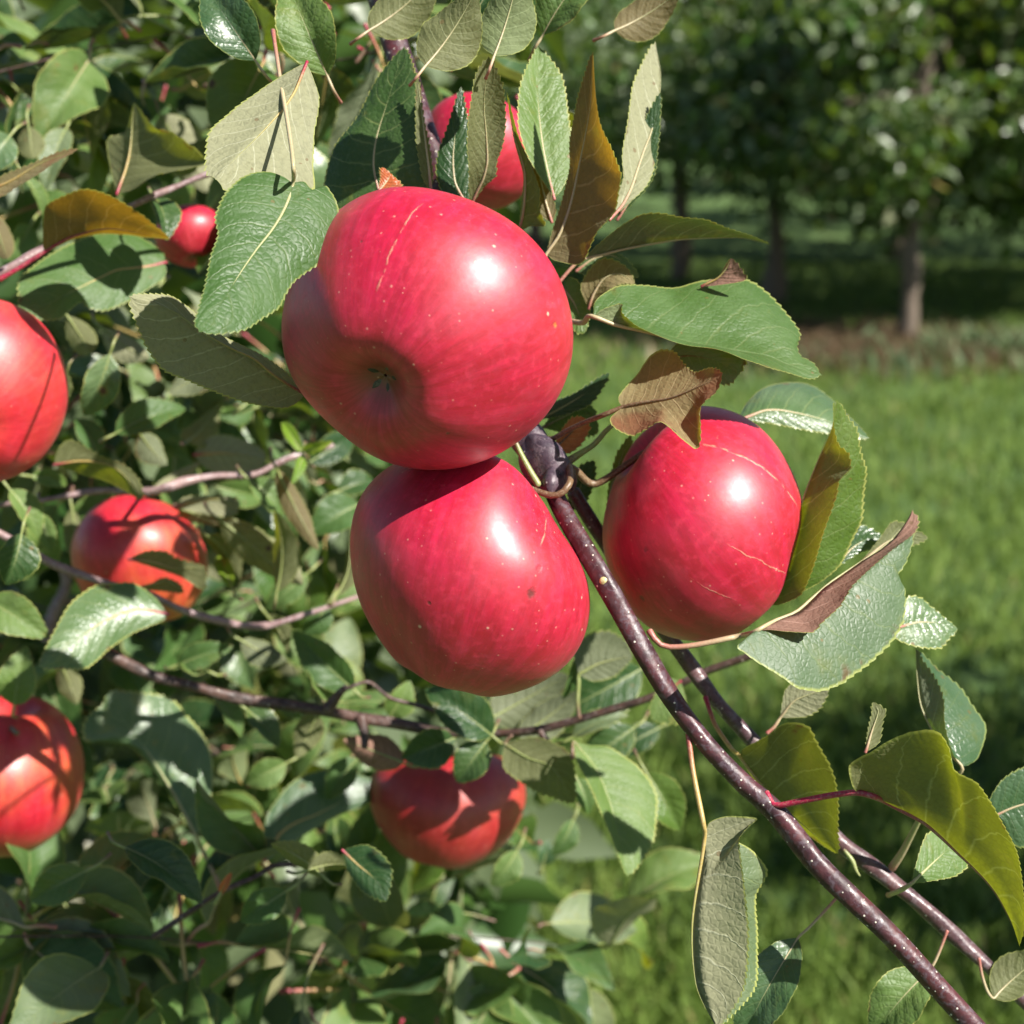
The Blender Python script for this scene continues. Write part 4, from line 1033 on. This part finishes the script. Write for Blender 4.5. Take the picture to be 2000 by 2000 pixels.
# leaves beyond the photo's edge, on the same branches
for a_, b_, w_, s_, k2, d_ in [((640,150),(560,-40),120,'u','green',.44),((720,60),(860,-60),110,'d','olive',.45),((900,90),(1000,-70),110,'u','dark',.46),((1060,70),(1180,-80),110,'u','green',.45),((500,120),(400,-30),110,'u','blue',.44),((1200,60),(1330,-20),90,'d','amber',.46)]:
    sleaf(fb, a_, b_, w_, d_, s_, 25, 25, .15, k2, petmat=PETP)
for a_, b_, w_, s_, k2, d_, p_ in [((1815,1895),(1700,2030),110,'u','green',.44,[(1850,1818),(1838,1850),(1826,1878)]),((1560,1830),(1440,2050),110,'u','blue',.43,[(1648,1738),(1615,1775),(1580,1812)]),((1940,1950),(2050,1860),90,'d','olive',.445,[(1912,1872),(1918,1905),(1928,1935)])]:
    sleaf(sb, a_, b_, w_, d_, s_, -20, 25, .15, k2, petmat=PETP, pet=p_)
for a_, b_, w_, k2, d_ in [((830,130),(930,-20),130,'olive',.415),((965,110),(1015,-60),120,'green',.418)]:  # unseen leaves added above the frame to shade the dark leaf below
    sleaf(fb, a_, b_, w_, d_, 'd', 15, 20, .12, k2, petmat=PETP)

# ------------------------------------------------------------------ twigs and leaves a little further in, on the left and below
ub = branch("upper_twig", [(-160,590,.52),(0,532,.52),(83,488,.525),(200,428,.53),(292,386,.53),(404,341,.535),(520,300,.54)], None, [24,22,18,14,14,13,10], BARK4, "pinkish grey twig slanting up behind the brown backlit leaf, upper left", n=70)
mb = branch("pink_twig", [(-80,1010,.60),(10,985,.60),(67,980,.60),(124,970,.605),(200,958,.61),(285,960,.61),(325,952,.61),(362,940,.615),(420,930,.62),(500,926,.625),(560,895,.63),(650,870,.64)], None, [9,10,11,12,14,16,22,16,14,14,13,10], BARK4, "thin knotted twig crossing just above the orange apple left of the cluster", n=90)
pb = branch("pinkish_branch", [(-60,1010,.56),(49,1069,.565),(104,1102,.568),(181,1131,.572),(225,1144,.575),(280,1157,.578),(375,1198,.585),(500,1224,.60),(590,1202,.63),(700,1165,.65)], None, [17,16,17,16,16,16,16,14,11,10], BARK4, "pinkish grey branch crossing in front of the orange apple's lower part", n=90)
lb = branch("long_branch", [(120,1230,.57),(180,1260,.572),(240,1290,.575),(310,1325,.58),(400,1347,.58),(500,1370,.585),(600,1383,.585),(660,1392,.585),(720,1405,.585),(840,1425,.585),(930,1433,.585),(990,1433,.58),(1050,1425,.575),(1130,1405,.57),(1200,1385,.565),(1280,1358,.56),(1380,1312,.555),(1460,1282,.55),(1530,1250,.55)], None, [26,25,24,24,26,25,24,24,25,24,20,17,17,17,17,16,17,15,12], BARK3, "long brown branch running level below the apples from left to right", n=170)
for q in ([(640,1385),(662,1355),(676,1342)], [(705,1402),(712,1435),(712,1460)]):
    tube("spur", pts(q, .583, .58), [.0026,.0017,.0012], BARK3, lb, n=12, seg=8)
tube("side_twig", pts([(676,1345),(720,1332),(760,1362),(815,1378),(852,1390)], .58, .59), [.0007,.0007,.0008,.001], BARK3, lb, n=24, seg=7)
tube("side_twig", pts([(1055,1428),(1068,1448),(1095,1468),(1118,1482)], .572, .57), [.0016,.0012,.0012,.0008], BARK3, lb, n=16, seg=7)
# lower left cluster
gb = branch("lower_twig", [(300,1830,.55),(380,1775,.55),(432,1742,.55),(500,1712,.555),(540,1690,.56),(620,1690,.56)], None, [13,12,12,11,10,8], BARK3, "short dark twig at the bottom edge holding the glossy folded leaf's crimson stalk", n=40)
vb = branch("upright_stem", [(90,1250,.80),(108,1190,.80),(128,1150,.80),(128,1110,.80)], None, [24,26,24,22], BARK4, "short upright grey stem behind the crossing branch at left", n=30)

# --- upper left leaves
leaf3(ub, [(84,494),(129,466),(181,450),(220,446),(272,454),(310,459),(333,466)],
      [(84,490),(84,440),(88,406),(111,388),(155,373),(194,377),(233,393),(272,416),(298,439),(333,466)],
      [(84,494),(140,470),(200,455),(270,462),(333,466)],
      (.51,.505), 'd', o1=-.016, o2=.014, kind='amber', pet=[(0,545),(40,522)], petw=9, petmat=PETR, label="brown backlit leaf arching over the dark green one, upper left")
leaf3(ub, [(325,512),(280,522),(233,526),(190,545),(155,562),(100,590),(42,615)],
      [(325,512),(320,495),(300,478),(268,460),(233,446),(205,452),(150,472),(95,500),(42,545),(40,590),(42,615)],
      [(325,512),(322,540),(295,560),(265,580),(233,595),(205,605),(175,600),(155,588),(120,618),(85,622),(60,616),(42,615)],
      (.545,.54), 'u', o1=.004, o2=.002, kind='green', tilt=0.45, label="dark green leaf half in sun, below the brown backlit leaf")
leaf3(ub, [(228,380),(245,335),(255,290),(262,200)],
      [(228,380),(216,330),(210,290),(215,270),(245,255),(262,200)],
      [(228,380),(260,370),(310,343),(370,328),(402,318),(395,305),(365,280),(330,258),(300,250),(262,200)],
      (.525,.535), 'd', kind='olive', o1=.01, o2=-.022, label="olive green leaf underside at the top edge, upper left")
leaf3(ub, [(-30,375),(20,355),(75,322),(120,303),(153,291)], [(-30,365),(0,346),(60,322),(110,300),(153,291)], [(-30,390),(0,384),(50,355),(90,328),(153,291)], (.49,.485), 'd', o2=-.006, kind='brown', label="thin folded brown leaf pointing in from the left edge")
for a in [
 ((300,385),(325,470),70,'u','dark',.54,20), ((130,250),(85,378),60,'u','pale',.62,-20), ((55,245),(62,310),55,'d','olive',.60,10), ((48,345),(85,430),40,'u','green',.58,30),
 ((-18,410),(14,505),50,'d','amber',.57,20), ((150,300),(195,345),40,'d','pale',.7,0), ((130,615),(178,690),55,'d','olive',.60,20), ((215,690),(165,812),76,'u','blue',.565,10),
 ((130,728),(106,855),66,'d','olive',.56,35), ((223,848),(363,798),74,'u','green',.60,15), ((190,890),(148,818),60,'u','green',.62,-10), ((275,850),(326,908),62,'d','dark',.63,10),
 ((365,862),(425,792),70,'d','olive',.64,25), ((495,797),(424,812),44,'u','green',.70,40), ((330,330),(420,265),60,'d','olive',.60,20), ((20,265),(-40,340),80,'u','blue',.56,0),
 ((150,440),(60,380),60,'u','green',.62,-30), ((200,640),(290,700),60,'d','pale',.63,15), ((420,700),(330,770),70,'d','dark',.62,-15), ((480,790),(560,740),60,'u','green',.66,10),
 ((310,560),(255,640),60,'u','green',.66,-10), ((60,440),(20,505),55,'u','green',.64,10), ((310,310),(200,255),55,'u','dark',.66,10), ((430,420),(395,500),55,'u','green',.7,0)]:
    sleaf(ub, a[0], a[1], a[2], a[5], a[3], a[6], 24, .12, a[4], d2=a[5] + random.Random(len(WORLD)).uniform(-.015, .02))
# --- round the orange apple
leaf3(mb, [(105,908),(160,900),(215,908),(250,935),(272,975)], [(105,908),(112,880),(130,862),(150,865),(195,890),(240,908),(268,935),(278,970),(272,975)], [(105,908),(160,925),(220,945),(255,962),(272,975)], (.565,.56), 'd', o2=.012, kind='olive', label="dark leaf drooping over the top of the orange apple")
leaf3(mb, [(378,888),(430,885),(480,890),(520,895)], [(378,888),(395,862),(430,850),(480,862),(510,880),(520,895)], [(378,888),(400,912),(450,935),(490,930),(520,895)], (.645,.65), 'd', kind='pale', o1=.004, label="pale taupe leaf underside left of the lower front apple")
leaf3(mb, [(340,990),(390,978),(430,975),(468,985)], [(340,990),(362,972),(410,970),(455,972),(468,985)], [(340,990),(380,1000),(430,1008),(455,1005),(468,985)], (.63,.63), 'd', kind='pale', label="flat pale leaf beside the orange apple's shoulder")
for a in [
 ((300,955),(392,902),26,'d','pale',.635,10), ((352,995),(430,1028),40,'d','amber',.635,10), ((425,1012),(562,1132),72,'d','olive',.62,15), ((402,1045),(468,1132),64,'d','olive',.635,-15),
 ((18,955),(75,1055),62,'u','green',.58,15), ((78,1002),(103,1085),40,'u','green',.60,-15), ((140,992),(165,1112),46,'d','olive',.66,30), ((60,930),(130,945),40,'u','green',.64,0),
 ((488,938),(552,1010),70,'u','green',.62,10), ((540,915),(622,1075),46,'d','amber',.60,30), ((702,985),(604,1045),86,'u','green',.66,-10), ((540,1158),(534,995),74,'d','olive',.61,25),
 ((478,1048),(592,1142),66,'d','pale',.63,-20), ((656,1165),(682,1030),58,'d','olive',.60,35), ((660,960),(730,940),60,'u','dark',.68,10), ((600,905),(690,850),60,'u','dark',.68,-10),
 ((590,885),(552,822),24,'u','lime',.60,20), ((592,880),(650,862),24,'u','lime',.60,-20), ((590,890),(570,945),22,'u','lime',.60,10), ((470,920),(560,960),60,'u','green',.66,25),
 ((240,985),(130,1010),60,'u','green',.68,0), ((420,950),(520,970),60,'u','green',.68,-25), ((700,1120),(640,1190),50,'u','green',.68,15), ((455,1150),(430,1085),34,'u','lime',.64,25)]:
    sleaf(mb, a[0], a[1], a[2], a[5], a[3], a[6], 24, .12, a[4], d2=a[5] + random.Random(len(WORLD) + 5).uniform(-.015, .02))
# --- small leaves lying across the orange apple, and round the branches below
leaf3(pb, [(250,1092),(300,1098),(340,1110),(400,1108)], [(250,1092),(285,1078),(320,1078),(345,1092),(400,1108)], [(250,1092),(300,1108),(350,1125),(395,1150),(400,1108)], (.588,.586), 'd', kind='olive', label="small dark leaf lying across the orange apple")
leaf3(pb, [(265,1150),(300,1140),(330,1136),(358,1156)], [(265,1150),(295,1140),(318,1130),(345,1138),(358,1156)], [(265,1150),(300,1152),(330,1154),(358,1156)], (.587,.586), 'd', kind='olive')
leaf3(pb, [(330,1200),(270,1190),(210,1210),(140,1255),(75,1302)],
      [(330,1200),(300,1165),(262,1140),(225,1140),(185,1146),(140,1180),(105,1240),(75,1302)],
      [(330,1200),(318,1212),(260,1235),(215,1265),(170,1302),(120,1304),(75,1302)],
      (.555,.552), 'u', o1=.003, o2=.003, kind='blue', tilt=0.42, label="broad glossy leaf lying over the pinkish branch")
for a in [
 ((42,1042),(12,1142),90,'u','dark',.52,10), ((-25,1172),(95,1245),86,'u','green',.565,-15), ((28,1378),(52,1262),80,'u','green',.60,20), ((600,1120),(520,1190),56,'u','green',.66,0),
 ((120,1300),(150,1375),50,'d','olive',.66,10), ((345,1300),(455,1262),56,'u','green',.64,0), ((405,1310),(350,1290),50,'u','green',.64,0), ((470,1250),(560,1290),60,'d','dark',.64,15), ((520,1200),(560,1275),50,'d','olive',.65,-25), ((640,1180),(590,1240),60,'u','green',.65,20)]:
    sleaf(pb, a[0], a[1], a[2], a[5], a[3], a[6], 24, .12, a[4])
# --- the glossy folded leaf, lower left
leaf3(gb, [(385,1638),(345,1560),(290,1470),(240,1405),(212,1348)],
      [(385,1638),(408,1570),(416,1520),(411,1475),(395,1435),(370,1405),(345,1375),(318,1362),(275,1356),(235,1352),(212,1348)],
      [(385,1638),(345,1572),(290,1495),(245,1452),(205,1450),(172,1450),(165,1425),(175,1400),(205,1375),(212,1348)],
      (.64,.63), 'u', o1=.002, o2=.003, kind='blue', tilt=0.42, pet=[(433,1742),(420,1710),(400,1670)], petd=(.56,.64), petw=9, petmat=PETP, label="long glossy folded leaf with bright reflections, lower left")
leaf3(gb, [(510,1690),(555,1620),(620,1590),(700,1550),(775,1514)],
      [(510,1690),(520,1600),(555,1545),(585,1520),(615,1509),(653,1501),(690,1512),(735,1525),(775,1514)],
      [(510,1690),(550,1660),(605,1622),(664,1590),(719,1567),(775,1514)],
      (.665,.655), 'u', o1=.002, o2=.001, kind='blue', tilt=0.45, label="dark leaf with a white sunlit patch pointing at the shaded apple")
leaf3(gb, [(668,1660),(700,1690),(735,1720),(755,1760)], [(668,1660),(710,1650),(740,1665),(763,1700),(755,1760)], [(668,1660),(680,1700),(710,1740),(755,1760)], (.51,.505), 'u', kind='dark', label="leaf with dark upper half below the shaded apple")
for a in [
 ((242,1655),(395,1765),96,'u','dark',.52,15), ((632,1712),(528,1648),54,'d','olive',.52,10), ((600,1700),(690,1690),50,'d','olive',.52,-25), ((430,1745),(452,1705),16,'u','rust',.54,10), ((170,1700),(60,1760),80,'u','green',.56,0), ((560,1740),(470,1800),70,'u','green',.55,0)]:
    sleaf(gb, a[0], a[1], a[2], a[5], a[3], a[6], 24, .12, a[4])
# --- leaves of the long level branch
leaf3(lb, [(1120,1448),(1165,1503),(1195,1580),(1212,1650),(1225,1712)],
      [(1120,1448),(1150,1455),(1185,1458),(1215,1475),(1242,1495),(1268,1525),(1282,1560),(1278,1620),(1270,1650),(1250,1682),(1225,1712)],
      [(1120,1448),(1125,1480),(1150,1530),(1185,1610),(1225,1712)],
      (.545,.53), 'u', o1=.003, o2=-.004, kind='green', tilt=0.3, pet=[(1118,1482),(1118,1465)], petw=7, petmat=PETG, label="dark green leaf hanging point-down from the long level branch")
leaf3(lb, [(985,1452),(1030,1480),(1080,1500),(1122,1568)], [(985,1452),(1040,1440),(1100,1462),(1120,1500),(1122,1568)], [(985,1452),(985,1500),(1040,1540),(1080,1555),(1122,1568)], (.56,.55), 'd', kind='olive', pet=[(1000,1436),(990,1445)], petw=6, petmat=PETG, label="olive leaf beside the shaded apple's top")
leaf3(lb, [(1130,1318),(1165,1298),(1200,1288),(1235,1282)], [(1130,1318),(1120,1270),(1150,1240),(1190,1235),(1220,1255),(1235,1282)], [(1130,1318),(1160,1330),(1200,1318),(1235,1282)], (.56,.56), 'd', kind='dark', pet=[(1131,1402),(1128,1370),(1130,1335)], petw=8, petmat=PETG, label="dark leaf on a short stalk above the level branch")
leaf3(lb, [(1330,1330),(1305,1350),(1288,1375),(1275,1406)], [(1330,1330),(1300,1325),(1285,1350),(1272,1380),(1275,1406)], [(1330,1330),(1340,1370),(1332,1410),(1275,1406)], (.545,.545), 'u', kind='green', label="small green leaf between the speckled and the level branch")
for a in [
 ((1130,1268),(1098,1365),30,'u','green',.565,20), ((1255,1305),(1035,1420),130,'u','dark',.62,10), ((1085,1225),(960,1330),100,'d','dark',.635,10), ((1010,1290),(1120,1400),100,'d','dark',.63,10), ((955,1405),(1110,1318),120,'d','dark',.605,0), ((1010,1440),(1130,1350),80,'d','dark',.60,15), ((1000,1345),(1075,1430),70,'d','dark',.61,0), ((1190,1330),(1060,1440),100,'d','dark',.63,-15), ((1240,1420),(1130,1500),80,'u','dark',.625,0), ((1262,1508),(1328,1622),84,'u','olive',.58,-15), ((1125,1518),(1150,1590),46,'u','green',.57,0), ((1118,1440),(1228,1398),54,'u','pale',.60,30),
 ((1290,1420),(1180,1480),60,'u','dark',.66,0), ((790,1490),(670,1445),72,'d','purple',.585,10), ((890,1440),(785,1480),84,'u','dark',.585,15), ((962,1438),(830,1345),100,'u','dark',.57,10), ((950,1448),(893,1528),76,'u','dark',.57,-10),
 ((692,1348),(572,1232),80,'u','green',.60,30), ((640,1372),(585,1278),64,'u','green',.60,-20), ((668,1372),(812,1392),40,'u','green',.64,20), ((1060,1690),(1070,1640),40,'u','blue',.75,0), ((480,1385),(545,1460),60,'u','dark',.60,10), ((620,1395),(580,1480),60,'d','olive',.61,10),
 ((420,1365),(470,1440),50,'u','green',.62,20), ((760,1400),(800,1330),60,'u','green',.63,-10), ((1010,1290),(1090,1330),60,'u','dark',.66,10), ((560,1490),(480,1530),60,'u','green',.66,10), ((700,1480),(640,1560),60,'u','green',.66,-20), ((1010,1660),(960,1730),60,'u','green',.66,15), ((1120,1600),(1080,1670),50,'u','green',.70,15)]:
    sleaf(lb, a[0], a[1], a[2], a[5], a[3], a[6], 24, .12, a[4])

# --- twigs deeper in, each with copies of a few leaves
LIB = []
lib_kinds = ['green','green','dark','green','green','blue','green','dark','pale','olive']
def copy_leaf(src, parent, M4):
    c = src.copy(); COL.objects.link(c); c.parent = parent
    c.matrix_basis = M4
    for ch in src.children:
        e = ch.copy(); COL.objects.link(e); e.parent = c
    return c
rgl = random.Random(77)
def leafy_twig(px, d, label, n, seed, spread=.05, rad=(7, 4), mat=None, size=(.034, .054)):
    rg = random.Random(seed)
    o = branch("leafy_twig", [(x, y, d + rg.uniform(-.03, .03)) for x, y in px], None, [rad[0] * .7, rad[1] * .7], mat or BARK3, label, n=50, seg=10, group="leafy twigs inside the tree")
    P = resample(np.array([at(x, y, d) for x, y in px]), 60)
    og = WORLD[o.name]
    for i in range(n):
        k = int((i + rg.random()) / n * 58); p = P[k]
        v = np.array([rg.gauss(0, 1), rg.gauss(-.25, .55), rg.gauss(.1, .9)]); v /= np.linalg.norm(v)
        st = p + v * rg.uniform(.006, spread)
        T = Vector(v) + Vector((0, 0, -.35)) + Vector((rg.gauss(0, .4), rg.gauss(0, .4), rg.gauss(0, .4))); T.normalize()
        N = Vector((rg.gauss(.25, .6), rg.gauss(-.25, .6), 1.0)); N = (N - T * N.dot(T)).normalized()
        W = N.cross(T)
        L = rg.uniform(*size)
        if not LIB or len(LIB) < len(lib_kinds):
            j = len(LIB)
            lf = leaf_world(o, st, st + np.array(T) * L, L * rg.uniform(.56, .68), np.array(N), lib_kinds[j], rg.uniform(15, 58), rg.uniform(-.12, .26), rg.uniform(-65, 65), 900 + j, [p, (p + st) / 2 + np.array([0, 0, .002])], .0007, [PET, PETP, PETG][j % 3], 14, 3, 4)
            # frame of the library leaf, so that copies can be turned
            LIB.append((lf, Matrix(((W.x, T.x, N.x), (W.y, T.y, N.y), (W.z, T.z, N.z))), L))
        else:
            lf, F0, L0 = rg.choice(LIB)
            F1 = Matrix(((W.x, T.x, N.x), (W.y, T.y, N.y), (W.z, T.z, N.z)))
            M3 = (F1 @ F0.inverted()) * (L / L0)
            M4 = M3.to_4x4(); M4.translation = Vector(st - og)
            copy_leaf(lf, o, M4)
    return o
TW = [
 ([(-120,170),(120,110),(360,60)], .66, "twig of leaves at the very top left"),
 ([(-80,330),(120,290),(330,240)], .78, "twig of blurred leaves behind the olive leaf, upper left"),
 ([(80,680),(280,700),(500,760)], .80, "twig of blurred leaves behind the grey shaded leaf"),
 ([(430,740),(560,850),(680,1010)], .82, "twig of blurred leaves left of the lower front apple"),
 ([(-50,1320),(200,1420),(460,1480)], .86, "twig of blurred leaves behind the glossy folded leaf"),
 ([(420,1330),(640,1480),(900,1680)], .88, "twig of blurred leaves behind the shaded apple"),
 ([(-60,1830),(260,1830),(600,1860)], .62, "twig of leaves along the bottom edge at left"),
 ([(600,1880),(850,1830),(1150,1850)], .72, "twig of leaves along the bottom edge, middle"),
 ([(420,80),(640,120),(860,60)], .60, "twig of leaves at the top edge above the dark shaded leaf"),
 ([(60,1180),(300,1240),(620,1120)], .84, "twig of blurred leaves behind the pinkish branch"),
 ([(20,880),(160,830),(420,850)], .76, "twig of blurred leaves right of the apple at the left edge"),
 ([(100,1740),(330,1640),(640,1560)], .80, "twig of blurred leaves under the bottom left apple"),
]
for i, (px, d, lb_) in enumerate(TW):
    leafy_twig(px, d, lb_, 32, 200 + i)

# --- everything behind that reads as one mass of foliage
rgi = np.random.RandomState(55)
def inner(n):
    d = rgi.uniform(.95, 2.9, n)
    py = rgi.uniform(-150, 2150, n)
    lim = np.interp(py, [-150, 250, 560, 800, 1100, 1400, 1700, 2150], [1060, 1000, 960, 860, 850, 1020, 1000, 900])
    px = -350 + (lim + 350) * rgi.uniform(0, 1, n) ** .85 + rgi.normal(0, 25, n)
    P = CAM + FWD * d[:, None] + RIG * ((px - 1000) / FPX * d)[:, None] + UPV * ((1000 - py) / FPX * d)[:, None]
    cl = np.array([noise.noise(Vector(p * 7)) for p in P])
    return P[cl > .0]
INNER = crown_material("inner_foliage_shade_leaves", (.028, .070, .014), (.062, .120, .026), (.11, .17, .012), .36)  # leaf colours darkened to stand in for deep shade in the gaps
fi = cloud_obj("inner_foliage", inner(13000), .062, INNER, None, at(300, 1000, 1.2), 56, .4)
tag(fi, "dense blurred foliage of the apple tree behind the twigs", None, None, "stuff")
